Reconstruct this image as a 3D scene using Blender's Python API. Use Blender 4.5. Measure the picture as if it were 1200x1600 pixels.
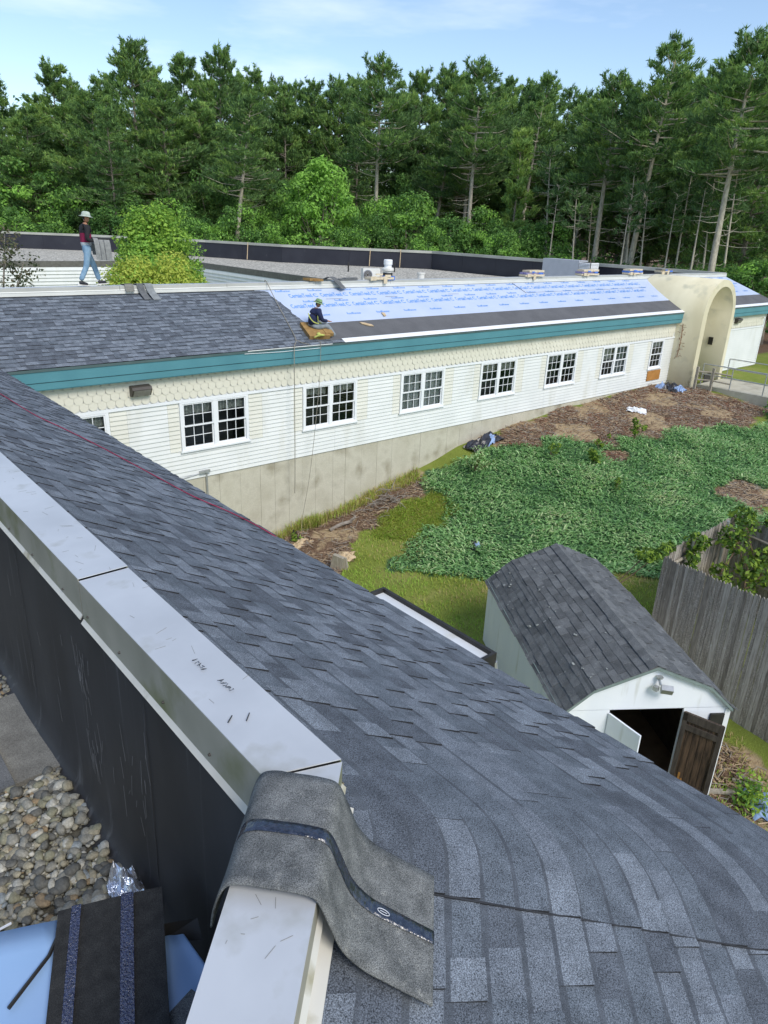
import bpy, math, random
import numpy as np
from mathutils import Vector, Matrix
random.seed(7); rng = np.random.default_rng(7)
sc = bpy.context.scene
for o in list(bpy.data.objects): bpy.data.objects.remove(o)

# ------------------------------------------------------------------ camera, sky, sun, exposure
def rad(a): return math.radians(a)
cam_d = bpy.data.cameras.new('camera'); cam = bpy.data.objects.new('camera', cam_d); sc.collection.objects.link(cam)
cam_d.sensor_fit = 'VERTICAL'; cam_d.sensor_height = 24.0; cam_d.lens = 24.0*1110/1600
cam_d.clip_start = 0.05; cam_d.clip_end = 3000
CAM = Vector((0, 0, 1.62))
def cam_axes(pitch, roll, yaw):
    p, r, y = rad(pitch), rad(roll), rad(yaw)
    fwd = Vector((0, math.cos(p), -math.sin(p))); right = Vector((1, 0, 0)); up = right.cross(fwd)
    r2 = right*math.cos(r)+up*math.sin(r); u2 = up*math.cos(r)-right*math.sin(r)
    Z = Matrix.Rotation(y, 3, 'Z'); return Z@r2, Z@u2, Z@fwd
_r, _u, _f = cam_axes(21.95, 2.36, -41.6)
m = Matrix((_r, _u, -_f)).transposed().to_4x4(); m.translation = CAM
cam.matrix_world = m
sc.camera = cam

SUN_DIR = Vector((-0.05, -0.70, 0.72)).normalized()      # towards the sun: behind the camera, high, hazy
world = bpy.data.worlds.new('World'); sc.world = world; world.use_nodes = True
wn = world.node_tree; wn.nodes.clear()
def wnode(t, **k):
    n = wn.nodes.new(t)
    for a, v in k.items(): setattr(n, a, v)
    return n
wo = wnode('ShaderNodeOutputWorld'); bg = wnode('ShaderNodeBackground'); bg.inputs[1].default_value = 0.125
sky = wnode('ShaderNodeTexSky', sky_type='NISHITA'); sky.sun_disc = False
sky.sun_elevation = math.asin(SUN_DIR.z); sky.sun_rotation = math.atan2(SUN_DIR.x, SUN_DIR.y)
sky.altitude = 0; sky.air_density = 1.0; sky.dust_density = 0.7; sky.ozone_density = 2.0
tc = wnode('ShaderNodeTexCoord'); mp = wnode('ShaderNodeMapping'); mp.inputs['Scale'].default_value = (1.2, 1.2, 5.5)
mp.inputs['Rotation'].default_value = (0.0, 0.12, 0.5); mp.inputs['Location'].default_value = (0.35, 0.1, 0.62)
nz = wnode('ShaderNodeTexNoise'); nz.inputs['Scale'].default_value = 1.5; nz.inputs['Detail'].default_value = 6; nz.inputs['Roughness'].default_value = 0.55
cr = wnode('ShaderNodeValToRGB'); cr.color_ramp.elements[0].position = 0.53; cr.color_ramp.elements[1].position = 0.82
cr.color_ramp.elements[0].color = (0.02, 0.02, 0.02, 1); cr.color_ramp.elements[1].color = (0.85, 0.85, 0.85, 1)
mx = wnode('ShaderNodeMixRGB'); mx.inputs[2].default_value = (6.6, 7.0, 7.6, 1)
wn.links.new(tc.outputs['Generated'], mp.inputs[0]); wn.links.new(mp.outputs[0], nz.inputs['Vector'])
wn.links.new(nz.outputs[0], cr.inputs[0]); wn.links.new(cr.outputs[0], mx.inputs[0])
wn.links.new(sky.outputs[0], mx.inputs[1]); wn.links.new(mx.outputs[0], bg.inputs[0]); wn.links.new(bg.outputs[0], wo.inputs[0])
sun_d = bpy.data.lights.new('sun', 'SUN'); sun_d.energy = 1.8; sun_d.angle = rad(24); sun_d.color = (1.0, 0.95, 0.86)
sun = bpy.data.objects.new('sun', sun_d); sc.collection.objects.link(sun)
sun.rotation_euler = SUN_DIR.to_track_quat('Z', 'Y').to_euler(); sun.location = SUN_DIR*60
sc.view_settings.view_transform = 'Standard'; sc.view_settings.look = 'None'; sc.view_settings.gamma = 1
sc.view_settings.use_curve_mapping = False; sc.view_settings.exposure = 0.62
sc.render.engine = 'CYCLES'; sc.cycles.max_bounces = 6; sc.cycles.transparent_max_bounces = 12

# ------------------------------------------------------------------ helpers
COL = sc.collection
class MB:
    """collects shapes; build() links them as one mesh object"""
    def __init__(s): s.v = []; s.f = []; s.m = []
    def add(s, v, f, mi=0):
        b = len(s.v); s.v.extend([tuple(p) for p in v]); s.f.extend([tuple(i+b for i in q) for q in f]); s.m.extend([mi]*len(f)); return s
    def obox(s, p, ax, ay, az, mi=0):
        p, ax, ay, az = Vector(p), Vector(ax), Vector(ay), Vector(az)
        if ax.cross(ay).dot(az) < 0: p = p+ax; ax = -ax
        v = [p, p+ax, p+ax+ay, p+ay, p+az, p+ax+az, p+ax+ay+az, p+ay+az]
        return s.add(v, [(0,3,2,1),(4,5,6,7),(0,1,5,4),(1,2,6,5),(2,3,7,6),(3,0,4,7)], mi)
    def box(s, x0, x1, y0, y1, z0, z1, mi=0):
        return s.obox((x0,y0,z0), (x1-x0,0,0), (0,y1-y0,0), (0,0,z1-z0), mi)
    def rbox(s, c, d, rz=0, mi=0, rx=0, ry=0):
        R = Matrix.Rotation(rz,3,'Z')@Matrix.Rotation(ry,3,'Y')@Matrix.Rotation(rx,3,'X')
        ax, ay, az = R@Vector((d[0],0,0)), R@Vector((0,d[1],0)), R@Vector((0,0,d[2]))
        return s.obox(Vector(c)-(ax+ay+az)/2, ax, ay, az, mi)
    def tube(s, pts, r, n=6, mi=0, caps=True):
        pts = [Vector(p) for p in pts]; rs = r if hasattr(r, '__len__') else [r]*len(pts)
        b = len(s.v); up = Vector((0,0,1)); 
        d0 = (pts[1]-pts[0]).normalized(); a = d0.orthogonal().normalized()
        for i, p in enumerate(pts):
            d = (pts[min(i+1,len(pts)-1)]-pts[max(i-1,0)]).normalized()
            a = (a-d*a.dot(d)); a = a.normalized() if a.length > 1e-6 else d.orthogonal().normalized()
            c = d.cross(a)
            for k in range(n):
                t = 2*math.pi*k/n; s.v.append(tuple(p+(a*math.cos(t)+c*math.sin(t))*rs[i]))
        for i in range(len(pts)-1):
            for k in range(n):
                k2 = (k+1)%n; s.f.append((b+i*n+k, b+i*n+k2, b+(i+1)*n+k2, b+(i+1)*n+k)); s.m.append(mi)
        if caps:
            s.f.append(tuple(b+k for k in reversed(range(n)))); s.m.append(mi)
            e = b+(len(pts)-1)*n; s.f.append(tuple(e+k for k in range(n))); s.m.append(mi)
        return s
    def lathe(s, prof, c, n=20, mi=0):
        b = len(s.v)
        for r, z in prof:
            for k in range(n):
                t = 2*math.pi*k/n; s.v.append((c[0]+r*math.cos(t), c[1]+r*math.sin(t), c[2]+z))
        for i in range(len(prof)-1):
            for k in range(n):
                k2 = (k+1)%n; s.f.append((b+i*n+k, b+i*n+k2, b+(i+1)*n+k2, b+(i+1)*n+k)); s.m.append(mi)
        s.f.append(tuple(b+k for k in reversed(range(n)))); s.m.append(mi)
        e = b+(len(prof)-1)*n; s.f.append(tuple(e+k for k in range(n))); s.m.append(mi)
        return s
    def prism(s, poly, p, ax, ay, az, mi=0):
        """poly (u,v) in the plane p+u*ax+v*ay, extruded by az"""
        p, ax, ay, az = Vector(p), Vector(ax), Vector(ay), Vector(az); n = len(poly)
        area = sum(poly[i][0]*poly[(i+1)%n][1]-poly[(i+1)%n][0]*poly[i][1] for i in range(n))
        if (area > 0) != (ax.cross(ay).dot(az) > 0): poly = poly[::-1]
        v = [p+ax*u+ay*w for u, w in poly]; v += [q+az for q in v]
        f = [tuple(reversed(range(n))), tuple(range(n, 2*n))]+[(i, (i+1)%n, (i+1)%n+n, i+n) for i in range(n)]
        return s.add(v, f, mi)
    def sheet(s, grid, th=0, mi=0):
        """grid of points [i][j] as a surface with thickness th straight down along its normals"""
        ni, nj = len(grid), len(grid[0]); b = len(s.v)
        P = np.array([[tuple(p) for p in row] for row in grid], float)
        du = np.gradient(P, axis=0); dv = np.gradient(P, axis=1); N = np.cross(du, dv); N /= (np.linalg.norm(N, axis=2, keepdims=True)+1e-9)
        if N[..., 2].mean() < 0: N = -N
        lay = [P] if not th else [P, P-N*th]
        for L in lay: s.v.extend(map(tuple, L.reshape(-1, 3)))
        K = ni*nj
        for i in range(ni-1):
            for j in range(nj-1):
                q = (b+i*nj+j, b+(i+1)*nj+j, b+(i+1)*nj+j+1, b+i*nj+j+1); s.f.append(q); s.m.append(mi)
                if th: s.f.append(tuple(k+K for k in reversed(q))); s.m.append(mi)
        if th:
            edge = [(i, 0) for i in range(ni)]+[(ni-1, j) for j in range(1, nj)]+[(i, nj-1) for i in range(ni-2, -1, -1)]+[(0, j) for j in range(nj-2, 0, -1)]
            for a, c in zip(edge, edge[1:]+edge[:1]):
                A, B = b+a[0]*nj+a[1], b+c[0]*nj+c[1]; s.f.append((A, A+K, B+K, B)); s.m.append(mi)
        return s
    def mesh(s, name, mats, smooth=False):
        me = bpy.data.meshes.new(name); me.from_pydata(s.v, [], s.f)
        for mt in (mats if isinstance(mats, (list, tuple)) else [mats]): me.materials.append(mt)
        if any(s.m): me.polygons.foreach_set('material_index', s.m)
        if smooth: me.polygons.foreach_set('use_smooth', [True]*len(me.polygons))
        me.update(); return me
    def build(s, name, mats, parent=None, smooth=False, kind=None, local=False):
        if parent is not None and not local:
            o = Vector((0,0,0)); p = parent
            while p is not None: o += p.location; p = p.parent
            s.v = [(v[0]-o.x, v[1]-o.y, v[2]-o.z) for v in s.v]
        return link(name, s.mesh(name, mats, smooth), parent, kind)
def link(name, me, parent=None, kind=None, loc=None):
    ob = bpy.data.objects.new(name, me); COL.objects.link(ob)
    if parent is not None: ob.parent = parent
    if kind: ob['kind'] = kind
    if loc is not None: ob.location = loc
    return ob
def np_mesh(name, V, F, mats, mi=None, smooth=False):
    """fast mesh from arrays: V (n,3), F (m,k)"""
    me = bpy.data.meshes.new(name); V = np.asarray(V, np.float32); F = np.asarray(F, np.int32); k = F.shape[1]
    me.vertices.add(len(V)); me.vertices.foreach_set('co', V.ravel())
    me.loops.add(F.size); me.loops.foreach_set('vertex_index', F.ravel())
    me.polygons.add(len(F)); me.polygons.foreach_set('loop_start', np.arange(0, F.size, k, dtype=np.int32))
    me.polygons.foreach_set('loop_total', np.full(len(F), k, np.int32))
    for mt in (mats if isinstance(mats, (list, tuple)) else [mats]): me.materials.append(mt)
    if mi is not None: me.polygons.foreach_set('material_index', np.asarray(mi, np.int32))
    if smooth: me.polygons.foreach_set('use_smooth', np.ones(len(F), bool))
    me.update(calc_edges=True); return me
def tag(o, label, cat, group=None, kind=None):
    o['label'] = label; o['category'] = cat
    if group: o['group'] = group
    if kind: o['kind'] = kind
    return o
def thing(name, label, cat, loc=(0,0,0), group=None, rz=0):
    o = bpy.data.objects.new(name, None); COL.objects.link(o); o.location = loc; o.rotation_euler = (0,0,rz); o.empty_display_size = .2
    return tag(o, label, cat, group)
def structure(o, label=None):
    o['kind'] = 'structure'
    if label: o['label'] = label
    return o
def copy_tree(o, parent=None):
    c = o.copy(); COL.objects.link(c)
    if parent is not None: c.parent = parent
    for ch in list(o.children): copy_tree(ch, c)
    return c

# ------------------------------------------------------------------ materials
def mat(name, c, c2=None, vs=6.0, stretch=(1,1,1), rough=.8, bump=0.0, bs=60.0, fine=0.0, fs=150.0, metal=0.0, spec=.4, detail=5.0,
        spot=None, spot_s=3.0, spot_lo=.58, spot_hi=.7, spot_stretch=(1,1,1), gloss_var=0.0):
    mt = bpy.data.materials.new(name); mt.use_nodes = True; nt = mt.node_tree; b = nt.nodes['Principled BSDF']
    N = lambda t: nt.nodes.new(t); L = nt.links.new
    b.inputs['Roughness'].default_value = rough; b.inputs['Metallic'].default_value = metal; b.inputs['Specular IOR Level'].default_value = spec
    if c2 is None: c2 = tuple(min(1, x*1.22+.004) for x in c); c = tuple(x*.82 for x in c)
    co = N('ShaderNodeTexCoord')
    def noise(scale, st=(1,1,1), det=detail):
        mp = N('ShaderNodeMapping'); mp.inputs['Scale'].default_value = st; L(co.outputs['Object'], mp.inputs[0])
        n = N('ShaderNodeTexNoise'); n.inputs['Scale'].default_value = scale; n.inputs['Detail'].default_value = det; L(mp.outputs[0], n.inputs['Vector']); return n
    n1 = noise(vs, stretch); r1 = N('ShaderNodeValToRGB'); r1.color_ramp.elements[0].position = .32; r1.color_ramp.elements[1].position = .68
    r1.color_ramp.elements[0].color = (*c, 1); r1.color_ramp.elements[1].color = (*c2, 1); L(n1.outputs[0], r1.inputs[0]); out = r1.outputs[0]
    if spot:
        n2 = noise(spot_s, spot_stretch, 6); r2 = N('ShaderNodeValToRGB'); r2.color_ramp.elements[0].position = spot_lo; r2.color_ramp.elements[1].position = spot_hi
        L(n2.outputs[0], r2.inputs[0]); mx = N('ShaderNodeMixRGB'); mx.inputs[2].default_value = (*spot, 1); L(r2.outputs[0], mx.inputs[0]); L(out, mx.inputs[1]); out = mx.outputs[0]
    if fine:
        n3 = noise(fs, (1,1,1), 2); r3 = N('ShaderNodeMapRange'); r3.inputs[1].default_value = .3; r3.inputs[2].default_value = .7
        r3.inputs[3].default_value = 1-fine; r3.inputs[4].default_value = 1+fine; L(n3.outputs[0], r3.inputs[0])
        mm = N('ShaderNodeMixRGB'); mm.blend_type = 'MULTIPLY'; mm.inputs[0].default_value = 1; L(out, mm.inputs[1]); L(r3.outputs[0], mm.inputs[2]); out = mm.outputs[0]
    L(out, b.inputs['Base Color'])
    if gloss_var:
        r5 = N('ShaderNodeMapRange'); r5.inputs[1].default_value = .3; r5.inputs[2].default_value = .7; r5.inputs[3].default_value = max(0, rough-gloss_var); r5.inputs[4].default_value = min(1, rough+gloss_var)
        L(n1.outputs[0], r5.inputs[0]); L(r5.outputs[0], b.inputs['Roughness'])
    if bump:
        n4 = noise(bs, (1,1,1), 4); bp = N('ShaderNodeBump'); bp.inputs['Strength'].default_value = bump; bp.inputs['Distance'].default_value = .02
        L(n4.outputs[0], bp.inputs['Height']); L(bp.outputs[0], b.inputs['Normal'])
    return mt
def leafmat(name, c, c2, vs=.6):
    mt = mat(name, c, c2, vs=vs, rough=.6, spec=.25); nt = mt.node_tree; b = nt.nodes['Principled BSDF']; o = [n for n in nt.nodes if n.type == 'OUTPUT_MATERIAL'][0]
    t = nt.nodes.new('ShaderNodeBsdfTranslucent'); mx = nt.nodes.new('ShaderNodeMixShader'); mx.inputs[0].default_value = .36
    nt.links.new(b.inputs['Base Color'].links[0].from_socket, t.inputs[0]); nt.links.new(b.outputs[0], mx.inputs[1]); nt.links.new(t.outputs[0], mx.inputs[2]); nt.links.new(mx.outputs[0], o.inputs[0])
    return mt

SHG = [mat('shingle_grey_%s' % n, c, None, vs=9, rough=.93, bump=.35, bs=380, fine=.8, fs=250, spec=.2) for n, c in
       (('mid', (.120,.139,.164)), ('light', (.172,.195,.226)), ('dark', (.096,.109,.130)), ('slate', (.148,.168,.197)))]
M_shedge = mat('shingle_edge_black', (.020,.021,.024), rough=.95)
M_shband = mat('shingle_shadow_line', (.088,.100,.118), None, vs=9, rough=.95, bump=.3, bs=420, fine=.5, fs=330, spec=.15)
M_shunder = mat('shingle_base', (.030,.032,.038), rough=.95, fine=.4, fs=300)
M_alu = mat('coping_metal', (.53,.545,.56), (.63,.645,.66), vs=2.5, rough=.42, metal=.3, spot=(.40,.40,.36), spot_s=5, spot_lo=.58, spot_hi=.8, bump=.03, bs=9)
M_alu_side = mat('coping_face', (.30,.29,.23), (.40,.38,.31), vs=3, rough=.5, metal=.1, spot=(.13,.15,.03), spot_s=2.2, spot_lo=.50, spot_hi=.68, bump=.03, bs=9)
M_flash = mat('flashing_white', (.55,.53,.47), (.66,.64,.58), vs=3, rough=.6, spot=(.35,.32,.22), spot_s=5)
M_capf = mat('coping_face_pale', (.40,.40,.37), (.48,.48,.44), vs=1.5, rough=.55)
M_flash2 = mat('flashing_pale', (.62,.62,.58), (.70,.70,.66), vs=1.2, rough=.6)
M_memb = mat('roof_membrane_black', (.026,.026,.028), (.044,.044,.047), vs=2.2, stretch=(1,1,.35), rough=.55, spec=.35, bump=.08, bs=5, spot=(.13,.13,.135), spot_s=7, spot_lo=.60, spot_hi=.82, spot_stretch=(2.2,2.2,.10))
M_teal = mat('fascia_teal', (.075,.225,.265), (.09,.26,.30), vs=1.2, rough=.5)
M_teal_d = mat('drip_edge_green', (.06,.10,.10), (.09,.14,.14), vs=2, rough=.55)
M_white = mat('siding_white', (.665,.68,.655), (.73,.74,.715), spot=(.60,.60,.54), spot_s=2.0, spot_lo=.56, spot_hi=.8, spot_stretch=(1,1,.25), vs=1.5, rough=.55, spec=.35)
M_cream = mat('siding_cream', (.64,.63,.55), (.70,.69,.61), vs=1.5, rough=.6)
M_scal = mat('scallop_cream', (.64,.615,.51), (.72,.695,.585), vs=2.0, rough=.65)
M_trim = mat('window_trim_white', (.76,.78,.79), (.82,.83,.84), vs=2, rough=.5)
M_conc = mat('concrete_wall', (.43,.40,.31), (.58,.55,.45), vs=1.3, rough=.9, bump=.12, bs=40, spot=(.29,.26,.185), spot_s=1.3, spot_lo=.54, spot_hi=.74, fine=.10, fs=60)
M_stucco = mat('stucco_cream', (.60,.545,.375), (.70,.65,.475), vs=1.1, stretch=(1,1,.4), rough=.9, bump=.15, bs=50, spot=(.42,.41,.31), spot_s=1.4, spot_lo=.58, spot_hi=.78)
M_under = mat('underlayment_film', (.45,.525,.68), (.52,.58,.71), vs=1.0, rough=.42, spec=.45, bump=.10, bs=2.2)
M_ink = mat('print_blue', (.09,.27,.66), (.12,.31,.70), vs=3, rough=.5)
M_ice = mat('membrane_strip_grey', (.10,.10,.105), (.125,.125,.13), vs=2, rough=.9, fine=.2, fs=120)
M_drip = mat('drip_edge_white', (.78,.79,.80), (.84,.85,.85), vs=2, rough=.4)
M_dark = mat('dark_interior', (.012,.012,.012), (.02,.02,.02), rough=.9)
M_room = mat('room_interior', (.08,.085,.09), (.12,.12,.12), rough=.9)
M_curt = mat('curtain_cloth', (.55,.56,.55), (.75,.75,.73), vs=14, stretch=(1,1,.1), rough=.9)
M_lace = mat('curtain_lace', (.30,.30,.27), (.80,.78,.70), vs=26, rough=.9)
M_blind = mat('blind_grey', (.16,.18,.18), (.22,.24,.24), vs=5, rough=.6)
M_gravel_far = mat('gravel_far', (.24,.225,.19), (.58,.55,.48), vs=9, rough=.95, bump=1.0, bs=12, fine=.35, fs=9)
STONES = [mat('stone_%s' % n, c, None, vs=18, rough=.85, bump=.3, bs=60, fine=.18, fs=90, spec=.3) for n, c in
          (('grey', (.24,.235,.205)), ('tan', (.30,.275,.205)), ('pale', (.42,.41,.36)), ('dark', (.12,.12,.11)), ('olive', (.22,.215,.155)), ('brown', (.25,.19,.12)), ('blue', (.25,.28,.295)))]
M_grit = mat('gravel_grit', (.06,.055,.045), (.16,.15,.12), vs=60, rough=.95, bump=.6, bs=90)
M_pad = mat('walkway_pad', (.15,.145,.13), (.24,.235,.21), vs=7, rough=.95, fine=.3, fs=140, bump=.2, bs=60)
M_pad2 = mat('walkway_pad_dark', (.10,.105,.11), (.15,.155,.16), vs=9, rough=.95, fine=.4, fs=200, bump=.2, bs=90)
M_felt = mat('shingle_back', (.095,.10,.10), (.19,.195,.19), vs=16, rough=.95, bump=.4, bs=240, fine=.7, fs=330, spot=(.27,.27,.25), spot_s=26, spot_lo=.6, spot_hi=.8)
M_seal = mat('sealant_black', (.006,.009,.018), (.03,.04,.07), vs=60, rough=.2, spec=.9, bump=.3, bs=50, gloss_var=.10)
M_print = mat('print_white', (.6,.62,.66), rough=.6)
M_strip = mat('shingle_strip_black', (.018,.018,.018), (.035,.035,.034), vs=20, rough=.85, fine=.5, fs=260, bump=.2, bs=200)
M_stripseal = mat('sealant_blue_glint', (.012,.016,.05), (.06,.075,.16), vs=95, rough=.22, spec=.8, bump=.7, bs=110)
M_blue = mat('blue_film', (.29,.46,.72), (.34,.50,.76), vs=1.6, rough=.32, spec=.5, bump=.05, bs=4)
M_foil = mat('foil_film', (.55,.60,.70), (.75,.78,.85), vs=9, rough=.16, metal=.75)
M_red = mat('rope_red', (.26,.02,.055), (.36,.035,.085), vs=30, rough=.7)
M_rope = mat('rope_grey', (.20,.185,.15), (.32,.30,.25), vs=40, rough=.85)
M_wood_w = mat('wood_weathered', (.20,.175,.145), (.38,.345,.30), vs=14, stretch=(3,3,.25), rough=.95, bump=.3, bs=60, fine=.25, fs=40, spot=(.42,.40,.36), spot_s=16, spot_lo=.66, spot_hi=.78)
M_woods = [M_wood_w, mat('wood_weathered_pale', (.27,.245,.21), (.46,.42,.37), vs=14, stretch=(3,3,.25), rough=.95, bump=.3, bs=60, spot=(.50,.48,.44), spot_s=14, spot_lo=.62, spot_hi=.76), mat('wood_weathered_dark', (.15,.13,.105), (.30,.265,.225), vs=14, stretch=(3,3,.25), rough=.95, bump=.3, bs=60, spot=(.38,.36,.33), spot_s=18, spot_lo=.66, spot_hi=.78)]
M_wood_d = mat('wood_dark_stained', (.030,.020,.014), (.14,.085,.052), vs=9, stretch=(3,3,.35), rough=.85, bump=.2, bs=50)
M_wood_frame = mat('wood_dark_frame', (.045,.035,.028), (.10,.08,.065), vs=9, stretch=(3,3,.5), rough=.85)
M_lumber = mat('lumber_grey', (.25,.22,.17), (.40,.36,.29), vs=12, stretch=(2,2,.5), rough=.9)
M_shedw = mat('shed_white_paint', (.76,.79,.85), (.82,.845,.88), vs=2.5, stretch=(1,1,.35), rough=.65, spot=(.50,.50,.45), spot_s=3, spot_lo=.6, spot_hi=.85, spot_stretch=(2,2,.3))
M_trimg = mat('shed_trim_green', (.16,.21,.20), (.22,.27,.26), rough=.6)
SHD = [mat('old_shingle_%s' % n, c, None, vs=7, rough=.95, bump=.4, bs=120, fine=.3, fs=90, spot=sp, spot_s=9, spot_lo=.66, spot_hi=.74) for n, c, sp in
       (('mid', (.120,.126,.128), (.28,.29,.28)), ('light', (.142,.148,.149), (.32,.33,.31)), ('dark', (.098,.103,.105), (.25,.26,.25)))]
M_lichen = mat('lichen_pale', (.34,.36,.33), rough=.95)
M_plyw = mat('plywood_orange', (.36,.16,.035), (.45,.21,.055), vs=6, rough=.7)
M_black = mat('black_plastic', (.02,.019,.018), (.035,.033,.03), rough=.5)
M_bronze = mat('lamp_bronze', (.05,.042,.035), (.075,.065,.055), rough=.5)
M_lens = mat('lamp_lens', (.20,.19,.17), (.28,.27,.25), rough=.25)
M_galv = mat('galvanised_metal', (.42,.43,.43), (.55,.56,.56), vs=8, rough=.42, metal=.6)
M_hvac = mat('hvac_grey', (.40,.42,.46), (.46,.48,.52), vs=2, rough=.55)
M_unit = mat('condenser_white', (.66,.65,.60), (.74,.73,.68), rough=.5)
M_card = mat('wrapper_cream', (.55,.45,.30), (.70,.60,.44), vs=9, rough=.7)
M_wrapb = mat('wrapper_blue', (.05,.14,.50), (.10,.22,.62), vs=12, rough=.4)
M_wrapp = mat('wrapper_purple', (.14,.12,.30), (.3,.27,.45), vs=14, rough=.5)
M_foam = mat('foam_cushion', (.24,.135,.045), (.37,.235,.09), vs=7, rough=.95, bump=.3, bs=40)
M_tarp = mat('tarp_black', (.012,.013,.018), (.03,.03,.04), vs=8, rough=.35, spec=.5)
M_tarpb = mat('tarp_blue', (.22,.33,.55), (.36,.46,.66), vs=6, rough=.35)
M_cloth = mat('white_scrap', (.70,.72,.74), (.82,.83,.84), vs=9, rough=.6)
M_paper = mat('tan_paper', (.45,.33,.19), (.62,.48,.31), vs=6, rough=.9)
M_yel = mat('yellow_scrap', (.60,.55,.06), (.70,.65,.12), rough=.6)
M_rust = mat('dry_vine', (.16,.055,.02), (.28,.11,.045), vs=9, rough=.9)
M_bark = mat('bark_grey', (.17,.14,.105), (.36,.32,.26), vs=9, stretch=(1,1,.4), rough=.95, bump=.5, bs=14)
M_bark_l = mat('bark_pale', (.34,.305,.235), (.56,.51,.40), vs=8, stretch=(1,1,.4), rough=.95, bump=.5, bs=14)
M_dead = mat('dead_branch', (.20,.17,.14), (.34,.30,.26), vs=6, rough=.95)
PINE = [leafmat('pine_dark', (0.079,0.156,0.058), (0.128,0.222,0.079)), leafmat('pine_mid', (0.165,0.310,0.085), (0.256,0.406,0.117)), leafmat('pine_light', (0.243,0.384,0.087), (0.347,0.485,0.117))]
LEAF = [leafmat('leaf_dark', (0.065,0.155,0.039), (0.109,0.223,0.055)), leafmat('leaf_mid', (0.125,0.280,0.057), (0.204,0.370,0.084)), leafmat('leaf_light', (0.232,0.467,0.070), (0.329,0.589,0.109))]
LEAFY = [leafmat('leaf_lime_dark', (0.150,0.298,0.044), (0.210,0.368,0.060)), leafmat('leaf_lime', (0.265,0.450,0.060), (0.353,0.540,0.084)), leafmat('leaf_yellow', (0.414,0.494,0.077), (0.529,0.598,0.110))]
LEAFO = [leafmat('leaf_olive_dark', (0.033,0.052,0.026), (0.065,0.085,0.039)), leafmat('leaf_olive', (0.078,0.098,0.046), (0.130,0.150,0.072)), leafmat('leaf_olive_tan', (.13,.12,.07), (.17,.15,.09))]
IVY = [leafmat('ivy_dark', (0.161,0.333,0.119), (0.211,0.411,0.155)), leafmat('ivy_mid', (0.292,0.526,0.203), (0.394,0.641,0.259)), leafmat('ivy_light', (0.499,0.714,0.329), (0.676,0.750,0.415))]
GRASS = [leafmat('grass_olive', (0.351,0.412,0.074), (0.467,0.495,0.095)), leafmat('grass_green', (0.283,0.472,0.062), (0.395,0.565,0.085)), leafmat('grass_dry', (0.455,0.366,0.150), (0.585,0.458,0.210))]
VINE = [leafmat('vine_dark', (0.059,0.126,0.021), (0.101,0.168,0.028)), leafmat('vine_light', (0.216,0.336,0.042), (0.308,0.420,0.063))]
TWIG = [mat('twig_brown', (.15,.095,.06), (.24,.16,.105), rough=.95), mat('twig_tan', (.34,.25,.15), (.45,.34,.22), rough=.95), mat('twig_grey', (.24,.21,.17), (.34,.30,.25), rough=.95), mat('twig_red', (.16,.06,.035), (.22,.09,.05), rough=.95)]
M_skin = mat('skin', (.34,.17,.10), (.42,.22,.135), rough=.6); M_hair = mat('hair_black', (.012,.01,.009), rough=.7)
M_jean = mat('denim_light', (.16,.28,.40), (.25,.38,.50), vs=9, rough=.9); M_jeang = mat('denim_grey', (.18,.21,.24), (.27,.30,.33), vs=9, rough=.9)
M_navy = mat('cloth_navy', (.012,.018,.055), (.02,.028,.08), vs=6, rough=.9); M_blk = mat('cloth_black', (.014,.014,.016), (.024,.023,.026), vs=6, rough=.9)
M_maroon = mat('cloth_maroon', (.20,.012,.05), (.26,.02,.07), rough=.9); M_shirtg = mat('cloth_grey', (.42,.47,.50), (.52,.57,.60), rough=.9)
M_hatg = mat('hat_grey_green', (.36,.42,.37), (.50,.55,.49), vs=14, rough=.9); M_hatk = mat('hat_camo_green', (.13,.24,.10), (.30,.42,.22), vs=16, rough=.9)
M_shoe = mat('shoe_black', (.02,.02,.025), rough=.6); M_sole = mat('shoe_white', (.6,.58,.55), rough=.6); M_shoer = mat('shoe_red', (.30,.03,.03), rough=.6)
M_strap = mat('harness_yellow', (.45,.48,.12), rough=.7); M_glove = mat('glove_grey', (.45,.46,.44), rough=.9)
def glass_mat():
    mt = bpy.data.materials.new('window_glass'); mt.use_nodes = True; nt = mt.node_tree; nt.nodes.clear()
    o = nt.nodes.new('ShaderNodeOutputMaterial'); t = nt.nodes.new('ShaderNodeBsdfTransparent'); t.inputs[0].default_value = (.75,.8,.8,1)
    g = nt.nodes.new('ShaderNodeBsdfGlossy'); g.inputs['Roughness'].default_value = .04; g.inputs[0].default_value = (.8,.85,.9,1)
    f = nt.nodes.new('ShaderNodeFresnel'); f.inputs[0].default_value = 1.5; mx = nt.nodes.new('ShaderNodeMixShader')
    nt.links.new(f.outputs[0], mx.inputs[0]); nt.links.new(t.outputs[0], mx.inputs[1]); nt.links.new(g.outputs[0], mx.inputs[2]); nt.links.new(mx.outputs[0], o.inputs[0]); return mt
M_glass = glass_mat()

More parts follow.
